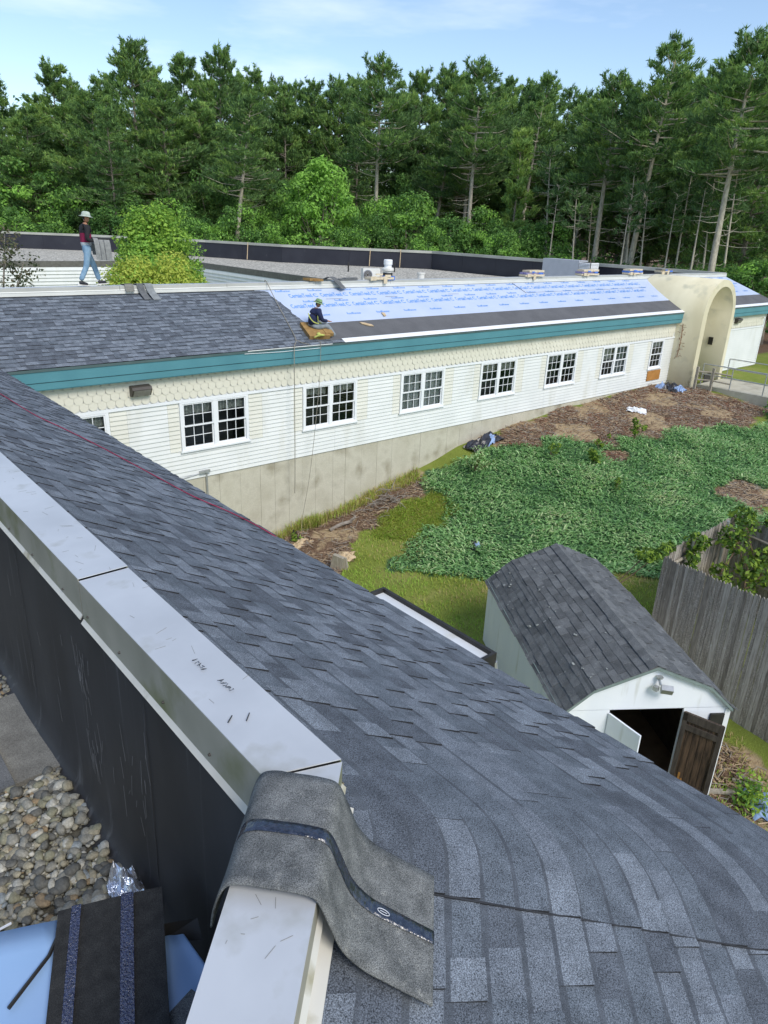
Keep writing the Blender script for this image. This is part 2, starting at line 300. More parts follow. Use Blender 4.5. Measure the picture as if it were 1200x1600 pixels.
# ------------------------------------------------------------------ terrain
WX = [-50,4,8,10.15,12.7,15.06,17.4,20,23.9,28.6,31,40,60]; WZ = [-6.7,-6.7,-6.7,-6.7,-6.27,-5.75,-5.26,-4.9,-4.66,-4.5,-4.47,-4.5,-4.6]
def gz(x, y):
    x = np.asarray(x, float); y = np.asarray(y, float)
    w = np.interp(x, WX, WZ); y0 = np.interp(x, [0,12,16,22,30,60], [12.5,11.5,8.5,4.5,0,-20])
    t = np.clip((y-y0)/(15.8-y0), 0, 1); t = t*t*(3-2*t)*.6+t*.4
    z = -6.5-np.clip((y-8)/8,0,1)*.2*np.clip((12-x)/3,0,1)+(w+6.5)*t*(w>-6.5)
    z -= np.clip((8.4-y)/5.4,0,1)*.68*np.clip((15-x)/3,0,1)
    far = np.clip((y-17)/3,0,1); z = z*(1-far)+(-4.9)*far
    return z
def wob(x, y):
    return .09*np.sin(1.7*x+.6*y)*np.sin(1.3*y-.4*x)+.05*np.sin(4.1*x+2.2*y)*np.cos(3.7*y)
def in_poly(x, y, P, jit=.35):
    xx = x+jit*(np.sin(2.3*y+1.1*x)+.6*np.sin(5.1*y-2*x))*.6; yy = y+jit*(np.sin(2.7*x)+.6*np.sin(6.3*x+1.7*y))*.6
    r = np.zeros(x.shape, bool); n = len(P)
    for i in range(n):
        (x1,y1),(x2,y2) = P[i],P[(i+1)%n]
        c = ((y1>yy)!=(y2>yy)); 
        r ^= c & (xx < (x2-x1)*(yy-y1)/((y2-y1) if y2!=y1 else 1e-9)+x1)
    return r
IVYP = [(15.0,15.2),(17.0,15.2),(18.3,14.8),(20.0,14.05),(21.5,12.9),(22.7,12.5),(26.0,12.0),(27.8,11.1),(30.2,10.4),(33,8),(30,4),(24,5.2),(24.77,7.5),(23.6,8.0),(22,7.2),(19.0,6.8),(17.5,7.4),(16.1,7.6),(15.2,8.0),(14.1,9.0),(12.55,10.2),(11.9,10.9),(11.1,12.1),(12.1,13.0),(13.9,12.8),(14.6,13.5),(14.4,14.6)]
MULP = [(17.6,15.75),(20,15.8),(24,15.8),(28.3,15.8),(31.0,15.7),(31.2,14.6),(31.2,11.5),(29.8,11.0),(27.8,11.1),(26.0,12.0),(22.7,12.5),(21.5,12.9),(20.0,14.05),(18.3,14.8)]
DIRTP = [(9.0,15.8),(12.6,15.8),(15.4,15.8),(15.0,14.9),(13.2,14.4),(11.7,14.2),(10.6,13.2),(9.6,12.7),(9.0,14)]
SHEDP = [(9.2,3.2),(10.6,3.5),(11.4,3.3),(11.6,4.6),(12.2,4.4),(12.2,1.5),(9,.5),(8,2)]
BAREP = [(22.2,9.0),(23.5,8.9),(24.0,8.2),(23.2,7.2),(21.9,7.6)]
BARE2 = [(21.2,12.7),(21.9,12.4),(21.5,11.8),(20.9,12.1)]
def grid_mesh(xs, ys, f):
    X, Y = np.meshgrid(xs, ys, indexing='ij'); Z = f(X, Y); ni, nj = X.shape
    V = np.stack([X.ravel(), Y.ravel(), Z.ravel()], 1); I = np.arange(ni*nj).reshape(ni, nj)
    F = np.stack([I[:-1,:-1].ravel(), I[1:,:-1].ravel(), I[1:,1:].ravel(), I[:-1,1:].ravel()], 1); return V, F
def axis(a, b, fine0, fine1, st, n):
    l = fine0-np.geomspace(1, fine0-a+1, n)[::-1]+1; r = fine1+np.geomspace(1, b-fine1+1, n)-1
    return np.unique(np.round(np.concatenate([l, np.arange(fine0, fine1, st), r]), 4))
gx = axis(-700, 900, 3, 35, .13, 26); gy = axis(-500, 1100, 0, 16.6, .13, 26)
def gfun(X, Y):
    inn = (X>2.9)&(X<40)&(Y>-.5)&(Y<17)
    SX, SY = X-8.05, Y-4.806; su = SX*.8137-SY*.5814; sv = SX*.5525+SY*.8335; shed_in = (su>.1)&(su<2.6)&(sv>.08)&(sv<4.16)
    return gz(X, Y)+np.where(inn, wob(X, Y)*.5, 0)-np.where(shed_in, .9, 0)
V, F = grid_mesh(gx, gy, gfun)
def ground_mat():
    mt = bpy.data.materials.new('ground_lawn_and_soil'); mt.use_nodes = True; nt = mt.node_tree; b = nt.nodes['Principled BSDF']; b.inputs['Roughness'].default_value = .95; b.inputs['Specular IOR Level'].default_value = .15
    N = nt.nodes.new; L = nt.links.new; co = N('ShaderNodeTexCoord'); at = N('ShaderNodeAttribute'); at.attribute_name = 'surf'; sp = N('ShaderNodeSeparateColor'); L(at.outputs['Color'], sp.inputs[0])
    def nz(s, d=6):
        n = N('ShaderNodeTexNoise'); n.inputs['Scale'].default_value = s; n.inputs['Detail'].default_value = d; n.inputs['Roughness'].default_value = .65; L(co.outputs['Object'], n.inputs['Vector']); return n.outputs[0]
    def ramp(i, *st):
        r = N('ShaderNodeValToRGB'); e = r.color_ramp.elements
        while len(e) < len(st): e.new(.5)
        for k, (p, c) in enumerate(st): e[k].position = p; e[k].color = (*c, 1)
        L(i, r.inputs[0]); return r.outputs[0]
    def mix(f, a, c):
        m_ = N('ShaderNodeMixRGB'); L(f, m_.inputs[0]); L(a, m_.inputs[1]); L(c, m_.inputs[2]); return m_.outputs[0]
    lawn = mix(nz(28, 3), ramp(nz(.9), (.30,(.14,.17,.028)), (.52,(.22,.25,.05)), (.66,(.34,.28,.11)), (.8,(.20,.15,.075))), ramp(nz(60,2), (.3,(.14,.19,.03)), (.7,(.24,.30,.06))))
    mul = ramp(nz(22, 8), (.28,(.07,.042,.026)), (.5,(.16,.10,.064)), (.68,(.28,.19,.125)), (.82,(.38,.28,.19)))
    sand = ramp(nz(9, 7), (.3,(.30,.21,.115)), (.7,(.54,.42,.26)))
    ivs = ramp(nz(18), (.3,(.04,.09,.04)), (.7,(.07,.14,.065)))
    wood = ramp(nz(.35), (.3,(.03,.05,.015)), (.7,(.07,.10,.03)))
    out = mix(sp.outputs[0], lawn, mul); out = mix(sp.outputs[1], out, sand); out = mix(sp.outputs[2], out, ivs)
    L(out, b.inputs['Base Color']); bp = N('ShaderNodeBump'); bp.inputs['Strength'].default_value = .8; bp.inputs['Distance'].default_value = .05; L(nz(26, 6), bp.inputs['Height']); L(bp.outputs[0], b.inputs['Normal'])
    return mt
me = np_mesh('ground', V, F, ground_mat(), smooth=True)
X, Y = V[:,0], V[:,1]
hn = np.sin(1.9*X+.8*Y)+np.sin(2.6*Y-1.1*X+1)+.7*np.sin(4.7*X+.5)*np.sin(3.9*Y)
mul = in_poly(X,Y,MULP)|in_poly(X,Y,DIRTP)|in_poly(X,Y,BAREP)|in_poly(X,Y,BARE2)|in_poly(X,Y,SHEDP)
sand = (in_poly(X,Y,MULP)&(hn>.45))|(in_poly(X,Y,DIRTP)&(hn>1.1))|(in_poly(X,Y,SHEDP)&(hn>.1))|(in_poly(X,Y,BAREP)&(hn>.8))|((Y>15.35)&(Y<16)&(X>8)&(X<15.4))
mul |= ((Y > 17.5)&(X > 41.5))|(Y > 80)|((Y > 17.5)&(X+Y > 84)); ivm = in_poly(X,Y,IVYP)&~in_poly(X,Y,BAREP)&~in_poly(X,Y,BARE2)
C4 = np.stack([mul.astype(np.float32), sand.astype(np.float32)*.85, ivm.astype(np.float32), np.ones(len(V), np.float32)], 1)
ca = me.color_attributes.new('surf', 'FLOAT_COLOR', 'POINT'); ca.data.foreach_set('color', C4.ravel())
structure(link('ground', me), 'sloping yard of mossy lawn and bare soil between the wings')

# ------------------------------------------------------------------ roof geometry shared by the wings
K = Vector((1.13, 1.45, 0)); SET = 2.45; SL = .4776; ZT = -.20; NC = 20; DS = SET/NC; T225 = math.tan(math.pi/8)
YW = 18.0; XE0 = 1.13; XE1 = 39.35
dB = Vector((-.70711, -.70711, 0)); nB = Vector((.70711, -.70711, 0))
def tan_len(s): return .16+.075*s
def useam(s): return -(.27+.10*s)
def S_near(s, u, hgt=0.0):
    z = ZT-SL*s; H = Vector((K.x+s, K.y-s*T225, 0)); t = tan_len(s)
    if u >= t: p = H+Vector((0, u, 0)); n = Vector((1,0,0))
    elif u <= -t: p = H+dB*(-u); n = nB
    else:
        r = t/T225; c = H+Vector((-r, t, 0)); ph = -(t-u)/(2*t)*math.pi/4
        n = Vector((math.cos(ph), math.sin(ph), 0)); p = c+n*r
    q = math.sqrt(1+SL*SL)
    return Vector((p.x, p.y, z))+(n*SL+Vector((0,0,1)))*(hgt/q)
def S_far(s, u, hgt=0.0):
    q = math.sqrt(1+SL*SL); return Vector((u, YW-s, ZT-SL*s))+Vector((0, -SL, 1))*(hgt/q)
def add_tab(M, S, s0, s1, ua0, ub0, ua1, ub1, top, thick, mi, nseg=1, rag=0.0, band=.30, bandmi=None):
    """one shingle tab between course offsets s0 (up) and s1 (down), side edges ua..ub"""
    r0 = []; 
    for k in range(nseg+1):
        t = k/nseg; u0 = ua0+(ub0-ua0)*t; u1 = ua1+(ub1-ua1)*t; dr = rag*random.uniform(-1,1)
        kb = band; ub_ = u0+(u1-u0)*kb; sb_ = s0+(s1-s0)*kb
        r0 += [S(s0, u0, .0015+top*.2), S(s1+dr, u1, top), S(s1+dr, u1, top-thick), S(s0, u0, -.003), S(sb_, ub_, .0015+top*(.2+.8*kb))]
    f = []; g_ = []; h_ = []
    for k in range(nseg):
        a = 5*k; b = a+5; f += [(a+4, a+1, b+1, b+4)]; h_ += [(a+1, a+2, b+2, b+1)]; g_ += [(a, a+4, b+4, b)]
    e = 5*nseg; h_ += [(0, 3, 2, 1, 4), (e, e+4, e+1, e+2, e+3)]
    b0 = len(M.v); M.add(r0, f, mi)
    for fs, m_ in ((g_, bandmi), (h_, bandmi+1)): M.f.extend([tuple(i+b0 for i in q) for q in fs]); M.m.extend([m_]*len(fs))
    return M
def courses(S, ulo, uhi, widths, first, col, s_lo=0.02):
    """list of (distance key, args) for every tab of a roof plane"""
    out = []
    for i in range(NC):
        s0 = max(i*DS-.02, s_lo); s1 = (i+1)*DS
        a0, a1 = ulo(s0), ulo(s1); b0, b1 = uhi(s0), uhi(s1)
        u = min(a0, a1)-random.uniform(0, .25); hi = False
        while u < max(b0, b1):
            w = random.choice(widths)*random.uniform(.8, 1.2)*(3.2 if S is S_near and -.6 < u < .42 else 1); hi = not hi if random.random() < .8 else hi
            l, r = u, u+w; u = r
            ua0, ub0, ua1, ub1 = max(l, a0), min(r, b0), max(l, a1), min(r, b1)
            if ub0-ua0 < .012 and ub1-ua1 < .012: continue
            if ub0 < ua0: ub0 = ua0 = (ua0+ub0)/2
            if ub1 < ua1: ub1 = ua1 = (ua1+ub1)/2
            c = random.choices([0,1,2,3], col[1] if hi else col[0])[0]
            top = .0165 if hi else .0075
            mid = S((s0+s1)/2, (max(ua1,ua0)+min(ub1,ub0))/2); d = (mid-CAM).length
            out.append((d, (s0, s1, ua0, ub0, ua1, ub1, top, top+.004, c)))
    out.sort(key=lambda q: q[0]); return out
def lay_shingles(tabs, S, parent, nseg_f, keep=300, name='shingle', rest='shingle_courses'):
    R = MB()
    for i, (d, a) in enumerate(tabs):
        ns = nseg_f(a); rag = .003
        if i < keep:
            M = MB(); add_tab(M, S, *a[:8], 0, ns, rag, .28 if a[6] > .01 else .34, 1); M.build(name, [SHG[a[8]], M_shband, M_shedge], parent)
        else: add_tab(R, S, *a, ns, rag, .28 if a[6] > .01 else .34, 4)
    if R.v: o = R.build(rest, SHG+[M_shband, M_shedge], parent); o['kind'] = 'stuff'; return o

# ------------------------------------------------------------------ near wing (the roof in the foreground)
near = thing('building_wing', 'near wing with dark new shingles sloping down from a metal-capped black parapet', 'building', (3.2, 8, -6.7))
r = MB()
def strip(M, S, us, s0, s1, mi=0, h=0.0, ns=1):
    for i in range(len(us)-1):
        for k in range(ns):
            a = s0+(s1-s0)*k/ns; b = s0+(s1-s0)*(k+1)/ns
            M.add([S(a, us[i], h), S(b, us[i], h), S(b, us[i+1], h), S(a, us[i+1], h)], [(0,1,2,3)], mi)
bu = [-9, -4, -2]+[-.9+.06*i for i in range(31)]+[2, 4, 8, 12, 14.2]
strip(r, S_near, bu, 0, SET-.02, ns=6)
s_ = MB(); 
r.add([S_near(0,14.2), S_near(SET-.02,14.2), (3.56,15.57,ZT-SL*(SET-.02)), (1.13,18,ZT)], [(0,1,2,3)])
roof_n = r.build('roof', M_shunder, near)
wA = [.09,.12,.16,.20,.27]; colA = ([4,2,3,3], [4,4,2,3])
tA = courses(S_near, useam, lambda s: YW-s-(K.y-s*T225)-.02, wA, 0, colA)
def nsegA(a): return 8 if a[2] < .6 else (3 if a[3]-a[2] > .3 else 1)
tB = courses(S_near, lambda s: -9.0, lambda s: useam(s)-.004, [.12,.16,.22,.28], 0, ([3,2,4,3],[3,3,2,3]))
# plane A laps over plane B along the cut hip line
tA = [(d, a[:6]+(a[6]+(.006 if a[2] < 0 else 0), a[7]+(.004 if a[2] < 0 else 0), a[8])) for d, a in tA]
both = sorted([(d, 0, a) for d, a in tA]+[(d, 1, a) for d, a in tB], key=lambda q: q[0])
R = MB()
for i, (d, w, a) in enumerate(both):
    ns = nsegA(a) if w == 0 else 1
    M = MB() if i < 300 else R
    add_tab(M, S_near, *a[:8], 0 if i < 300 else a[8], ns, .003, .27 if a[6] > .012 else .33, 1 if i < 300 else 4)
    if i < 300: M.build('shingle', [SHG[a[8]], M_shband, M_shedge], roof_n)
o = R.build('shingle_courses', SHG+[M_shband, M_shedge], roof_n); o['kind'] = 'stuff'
# dark cut edge along the hip seam
M = MB(); M.tube([S_near(s, useam(s)-.002, .010+.002*random.random()) for s in np.linspace(.16, SET, 40)], .0035, 5); M.build('cut_edge', M_shunder, roof_n)
# drip edge, fascia and wall below the eave
zE = ZT-SL*SET
def eave_pts(off, z): # polyline of the eave, offset outward
    h = SET+off; return [(1.13+h, 18-h, z), (1.13+h, K.y-h*T225, z), (1.13+h-9*.7071+0, K.y-h*T225-9*.7071, z)]
def wallstrip(M, pts, dz, th, mi=0):
    for p, q in zip(pts[:-1], pts[1:]):
        p, q = Vector(p), Vector(q); d = (q-p).normalized(); n = Vector((-d.y, d.x, 0))
        M.obox(p, q-p, n*-th if False else Vector((0,0,-dz)), -n*th, mi)
M = MB(); wallstrip(M, eave_pts(.004, zE-.012), .05, .03); M.build('drip_edge', M_teal_d, near)
M = MB(); wallstrip(M, eave_pts(-.02, zE-.064), .36, .04); M.build('fascia', M_teal, near)
M = MB(); wallstrip(M, eave_pts(-.27, zE-.30), 5.4, .2); M.build('wall', M_white, near)
# parapet: core + black membrane + metal cap
wy = 1.13-.2
inn = [(.93, 18.0), (.93, K.y+.2*T225), (.93-9*.7071, K.y+.2*T225-9*.7071)]
out_ = [(1.13, 18.0), (1.13, K.y), (1.13-9*.7071, K.y-9*.7071)]
M = MB()
for k in range(2):
    a, b, c_, d = inn[k], inn[k+1], out_[k+1], out_[k]
    M.add([(*a,-.25),(*b,-.25),(*c_,-.25),(*d,-.25),(*a,-.02),(*b,-.02),(*c_,-.02),(*d,-.02)], [(3,2,1,0),(4,5,6,7),(0,1,5,4),(2,3,7,6),(1,2,6,5),(3,0,4,7)])
    M.add([(*a,-1.9),(*b,-1.9),(*c_,-1.9),(*d,-1.9),(*a,-.25),(*b,-.25),(*c_,-.25),(*d,-.25)], [(3,2,1,0),(0,1,5,4),(2,3,7,6),(1,2,6,5),(3,0,4,7)])
par = M.build('parapet', M_memb, near)
# membrane skirt: leaves a cant at its foot and vertical lap seams
M = MB(); P = []
ys = np.linspace(1.6, 18, 60)
for y in ys:
    cx = .05*(1+.25*math.sin(3*y)); P.append([(.926, y, -.2), (.924-.004*math.sin(7*y), y, -.9), (.918, y, -1.45), (.90, y, -1.56), (.90-cx, y, -1.625), (.90-cx*2.2, y, -1.64)])
M.sheet(P, 0); M.build('membrane_skirt', M_memb, near, smooth=True)
M = MB()
for y in (2.55, 4.45, 6.7, 9.2, 12): 
    for k in range(6): M.box(.9175, .9192, y+.006*k, y+.006*k+.006, -.26-.2*(k+1), -.26-.2*k)
M.build('membrane_seam', mat('membrane_lap', (.05,.051,.056), rough=.6), near)
# metal coping: three separate lengths, each with top, inner face with lip, outer face
def coping(name, a_in, b_in, a_out, b_out, z, face_in=.19, face_out=.085, mats=(None,), parent=near, tilt=0.0, m=None):
    """a,b ends of the inner and outer top edges (x,y)"""
    g = MB(); A, B, C, D = [Vector((*p, 0)) for p in (a_in, b_in, b_out, a_out)]
    ni = ((A-D).normalized()); no = -ni
    zi, zo = z, z-tilt
    e = .004
    g.add([A+Vector((0,0,zi)), B+Vector((0,0,zi)), C+Vector((0,0,zo)), D+Vector((0,0,zo)), A+Vector((0,0,zi-e)), B+Vector((0,0,zi-e)), C+Vector((0,0,zo-e)), D+Vector((0,0,zo-e))],
          [(0,1,2,3),(7,6,5,4),(1,0,4,5),(3,2,6,7),(2,1,5,6),(0,3,7,4)], 0)
    for (p, q, nrm, fh, zz) in ((A, B, ni, face_in, zi), (D, C, no, face_out, zo)):
        if fh <= 0: continue
        p0 = p+Vector((0,0,zz-e)); q0 = q+Vector((0,0,zz-e))
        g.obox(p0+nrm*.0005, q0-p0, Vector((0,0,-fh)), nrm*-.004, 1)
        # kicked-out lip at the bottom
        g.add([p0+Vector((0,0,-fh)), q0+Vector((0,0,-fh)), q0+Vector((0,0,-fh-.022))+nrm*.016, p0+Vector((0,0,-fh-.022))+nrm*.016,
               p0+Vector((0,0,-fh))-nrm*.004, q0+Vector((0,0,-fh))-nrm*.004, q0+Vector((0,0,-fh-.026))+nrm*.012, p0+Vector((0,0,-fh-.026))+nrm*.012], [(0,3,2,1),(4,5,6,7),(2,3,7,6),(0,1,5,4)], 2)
    return g.build(name, m or [M_alu, M_alu_side, M_flash], parent)
kin = K.y+.2*T225
cp = coping('coping', (.905, 18.0), (.905, 3.185), (1.145, 18.0), (1.145, 3.185), .012, parent=near); cp['label'] = 'farther length of metal coping with green algae on its face'
cp = coping('coping', (.905, 3.175), (.905, kin+.004), (1.145, 3.175), (1.145, K.y+.0), .004, face_in=.20, parent=near)
_a = Vector((.905, kin, 0)); _b = Vector((1.145, K.y-.006, 0)); _L = dB*8
cp3 = coping('coping', tuple(_a.xy), tuple((_a+_L).xy), tuple(_b.xy), tuple((_b+_L).xy), -.004, parent=near); cp3['label'] = 'near length of metal coping stained grey along one edge'
# screws, pen marks, seam line
M = MB()
for y in (1.95, 2.3, 2.7, 3.05, 3.5, 4.0, 4.5, 5.2): M.lathe([(.008,0),(.008,.003),(.004,.006)], (0,0,0), 8) ; nb = 24
M = MB()
for y in (1.9, 2.28, 2.72, 3.1, 3.45, 3.95, 4.4, 5.0, 5.7): M.tube([(.9045, y, -.155), (.897, y, -.155)], [.007, .005], 7)
M.build('coping_screw', M_bronze, cp3 if False else cp)
M = MB()
for (px, py) in ((1.03, 2.24), (1.045, 2.06)):
    for k in range(5):
        q = [(px+random.uniform(-.012,.012), py-.018*k+random.uniform(-.01,.01), .0095) for _ in range(5)]; M.tube(q, .0012, 4)
for (p, q) in (((.945,1.83),(.975,1.855)), ((1.0,1.80),(1.03,1.83))): M.tube([(*p,.0085),(*q,.0085)], .0022, 4)
M.build('pen_mark', M_black, cp)
M = MB()
for _ in range(46):
    y = random.uniform(1.75, 6.5); x = random.uniform(.93, 1.12); L = random.uniform(.012, .07); a = random.uniform(-.5, .5)+random.choice([0, 1.57]); z = .0093 if y < 3.17 else .0173
    M.obox((x, y, z-.0048), (L*math.cos(a), L*math.sin(a), 0), (-.0012*math.sin(a), .0012*math.cos(a), 0), (0,0,.0006))
for _ in range(30):
    q_ = Vector((1.02, 1.48, -.0033))+dB*random.uniform(.35, 1.6)+nB*random.uniform(-.09, .09); a = random.uniform(0, 6.28); L = random.uniform(.006, .04)
    M.obox(q_, (L*math.cos(a), L*math.sin(a), 0), (-.0012*math.sin(a), .0012*math.cos(a), 0), (0,0,.0006))
o = M.build('scratches', mat('scratch_grey', (.22,.22,.21), rough=.7), near); o['kind'] = 'stuff'
M = MB()
for _ in range(60):
    y = 2.55+abs(random.gauss(0, 1.2)) if random.random() < .6 else 3.35+random.gauss(0,.05); z = random.uniform(-1.25,-.45); L = random.uniform(.03,.22); x = .9215-.004*math.sin(7*y)*0+.0
    M.obox((.9165+(-.0035 if z < -.9 else 0), y, z), (0, random.uniform(-.03,.03), -L), (0,.0025,0), (-.0006,0,0))
o = M.build('scuff_marks', mat('scuff_grey', (.17,.17,.175), rough=.8), near); o['kind'] = 'stuff'
# flashing apron between coping and shingles
M = MB()
M.obox((1.135, K.y+.0, -.19), (0, 18-K.y, 0), (0,0,.11), (.012,0,0))
M.obox(K+Vector((0.003,0,-.19)), dB*8, (0,0,.11), nB*.012)
M.obox(K+nB*.0125+Vector((0,0,-.185)), dB*8, nB*.045+Vector((0,0,-.01)), (0,0,.006))
M.build('apron_flashing', M_flash, near)
# flat roof in front of the parapet
M = MB(); M.box(-14, .93, -6, 40, -2.0, -1.66); M.build('flat_roof', M_grit, near)
M = MB(); M.box(.35, .905, 3.95, 4.9, -1.655, -1.612); M.build('walkway_pad', M_pad, near)
M = MB(); M.rbox((.42, 4.24, -1.603), (.36, .62, .022), rad(0)); o = M.build('walkway_pad', M_pad2, near); o['label'] = 'darker grey walkway pad'
# stones: 300 largest one by one, the rest as one mass
def ico(sub=1):
    import bmesh
    bm = bmesh.new(); bmesh.ops.create_icosphere(bm, subdivisions=sub, radius=1); v = np.array([q.co[:] for q in bm.verts]); f = np.array([[w.index for w in q.verts] for q in bm.faces]); bm.free(); return v, f
IV, IF = ico(2); IV1, IF1 = ico(1)
def stone_verts(base, r):
    sc_ = np.array([1, rng.uniform(.6,.95), rng.uniform(.45,.75)])*r
    v = base*(1+.16*np.sin(base@rng.normal(size=3)*2.2+rng.uniform(0,6))[:,None]+.08*np.sin(base@rng.normal(size=3)*4+rng.uniform(0,6))[:,None])*sc_
    a, b = rng.uniform(0, 6.28), rng.normal()*.35
    Rz = np.array([[math.cos(a),-math.sin(a),0],[math.sin(a),math.cos(a),0],[0,0,1]]); Rx = np.array([[1,0,0],[0,math.cos(b),-math.sin(b)],[0,math.sin(b),math.cos(b)]])
    return v@Rx.T@Rz.T
spots = []
for y0, y1, n in ((1.9, 3.95, 6800), (4.92, 7.2, 3000)):
    for _ in range(n):
        x, y = rng.uniform(-.25, .86), rng.uniform(y0, y1)
        y += .10*math.sin(5*x) if y < 3.4 else 0
        spots.append((x, y))
spots = np.array(spots); rr = np.where(rng.random(len(spots)) < .14, rng.uniform(.026,.044,len(spots)), rng.uniform(.010,.023,len(spots)))
def w2px(p):
    d = Vector(p)-CAM; z = d.dot(_f); return 600+1110*d.dot(_r)/z, 800-1110*d.dot(_u)/z
score = []
for i, (x, y) in enumerate(spots):
    px, py = w2px((x, y, -1.6)); vis = 0 < px < 260 and 900 < py < 1450; score.append(rr[i]/((x*x+y*y+10)**.5)*(1 if vis else .01))
order = np.argsort(-np.array(score)); big = set(order[:300].tolist())
ballast = thing('roof_ballast', 'loose rounded ballast stones beside the black parapet', 'gravel', (.4, 3, -1.66)); ballast['kind'] = 'stuff'
AV, AF, AM = [], [], []; nb = 0
wts = [6,2.2,3,3,2.4,.6,.7]; wts = np.array(wts)/sum(wts)
for i, (x, y) in enumerate(spots):
    c = int(rng.choice(7, p=wts)); z = -1.655+rr[i]*.40+rng.uniform(0, .03)
    if i in big:
        v = stone_verts(IV, rr[i]); me = np_mesh('stone', v, IF, STONES[c], smooth=True); link('stone', me, ballast, loc=(x-.4, y-3, z+1.66+.01))
    else:
        v = stone_verts(IV1, rr[i])+[x-.4, y-3, z+1.66]; AV.append(v); AF.append(IF1+nb); nb += len(v); AM += [c]*len(IF1)
me = np_mesh('small_stones', np.concatenate(AV), np.concatenate(AF), STONES, AM, smooth=True); o = link('small_stones', me, ballast); o['kind'] = 'stuff'

# ------------------------------------------------------------------ far wing
far = thing('building_wing', 'far wing with white clapboard walls, teal fascia and half-shingled roof', 'building', (20, 18, -6.5))
YE = YW-SET; YWALL = 15.80; XR = 40.6
zE = ZT-SL*SET
M = MB()
def q4(M, pts, mi=0): M.add(pts, [(0,1,2,3)] if len(pts) == 4 else [(0,1,2)], mi)
def archx(s, side=-1): return 32.22+side*float(np.interp(s, [0,.25,.5,1.0,1.64,2.45], [.66,.84,.96,1.13,1.28,1.38]))
SS = [0,.12,.25,.5,.75,1.0,1.3,1.64,2.0,SET-.01]
for a_, b_ in zip(SS[:-1], SS[1:]):
    q4(M, [S_far(a_, 1.13+a_), S_far(b_, 1.13+b_), S_far(b_, archx(b_)), S_far(a_, archx(a_))])
    q4(M, [S_far(a_, archx(a_,1)), S_far(b_, archx(b_,1)), S_far(b_, XE1+(XR-XE1)*b_/SET), S_far(a_, XE1+(XR-XE1)*a_/SET)])
q4(M, [(XE1, 18, ZT), (XR, YE, zE), (XR+.6, 44, zE), (XE1, 44, ZT)])
roof_f = M.build('roof', M_shunder, far)
EDGE = [(0,11.15),(.55,11.22),(1.2,11.36),(1.75,11.62),(2.1,11.85),(2.45,12.2)]
def xedge(s): return float(np.interp(s, [e[0] for e in EDGE], [e[1] for e in EDGE]))
_st = {}
def uhi_far(s):
    k = round(s/DS); 
    if k not in _st: _st[k] = random.uniform(-.08, .08)
    return xedge(s)+_st[k]
tF = courses(S_far, lambda s: 1.13+s+.01, uhi_far, [.12,.16,.20,.26,.30], 0, ([3,1.6,3,3],[3,5,1.5,3]))
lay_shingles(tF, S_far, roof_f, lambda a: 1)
# underlayment with printed rows, grey membrane strip, white drip edge
XA0, XA1 = 30.72, 33.75
def rooflayer(name, m_, s0, s1, left, right, h, parent):
    """left / right: functions of the offset s giving the side edges"""
    M = MB(); ss = np.linspace(s0, s1, 9)
    for a_, b_ in zip(ss[:-1], ss[1:]):
        for i in range(16):
            P_ = lambda s, t: S_far(s, left(s)+(right(s)-left(s))*t, h)
            q4(M, [P_(a_, i/16), P_(b_, i/16), P_(b_, (i+1)/16), P_(a_, (i+1)/16)])
    return M.build(name, m_, parent)
def hipx(s): return XE1+(XR-XE1)*s/SET
AL = lambda s: archx(s); AR = lambda s: archx(s, 1)
und = rooflayer('underlayment', M_under, .0, 1.64, lambda s: xedge(s)-.35, AL, .004, roof_f)
und2 = rooflayer('underlayment', M_under, .0, 1.64, AR, hipx, .004, roof_f)
rooflayer('ice_membrane', M_ice, 1.60, 2.33, lambda s: xedge(s)-.3, AL, .008, roof_f); rooflayer('ice_membrane', M_ice, 1.60, 2.33, AR, hipx, .008, roof_f)
rooflayer('drip_edge_strip', M_drip, 2.30, 2.47, lambda s: 12.12, AL, .013, roof_f); rooflayer('drip_edge_strip', M_drip, 2.30, 2.47, AR, hipx, .013, roof_f)
# lettering
def word_mesh(txt, size, shear=0):
    cu = bpy.data.curves.new('w', 'FONT'); cu.body = txt; cu.size = size; cu.shear = shear; cu.resolution_u = 2; cu.offset = size*.018; cu.align_x = 'LEFT'
    ob = bpy.data.objects.new('w', cu); COL.objects.link(ob); dg = bpy.context.evaluated_depsgraph_get(); me = ob.evaluated_get(dg).to_mesh()
    v = np.array([q.co[:2] for q in me.vertices]); f = [tuple(p.vertices) for p in me.polygons]; ob.evaluated_get(dg).to_mesh_clear()
    bpy.data.objects.remove(ob); return v, f
Wb, Fb = word_mesh('CertainTeed', .25, .1); Ws, Fs = word_mesh('RoofRunner', .13, .1)
wb = Wb[:,0].max(); ws = Ws[:,0].max(); Wb[:,0] *= .80/wb; Ws[:,0] *= .52/ws
def ring(n=14):
    v = []; f = []
    for k in range(n+1):
        t = .6+5.0*k/n; v += [(.085*math.cos(t), .085*math.sin(t)), (.055*math.cos(t), .055*math.sin(t))]
    for k in range(n): f.append((2*k, 2*k+1, 2*k+3, 2*k+2))
    return np.array(v), f
Rv, Rf = ring()
M = MB()
def stamp(V2, F2, x, s, h=.0065):
    pts = [S_far(s-float(b), x+float(a), h) for a, b in V2]; M.add(pts, F2)
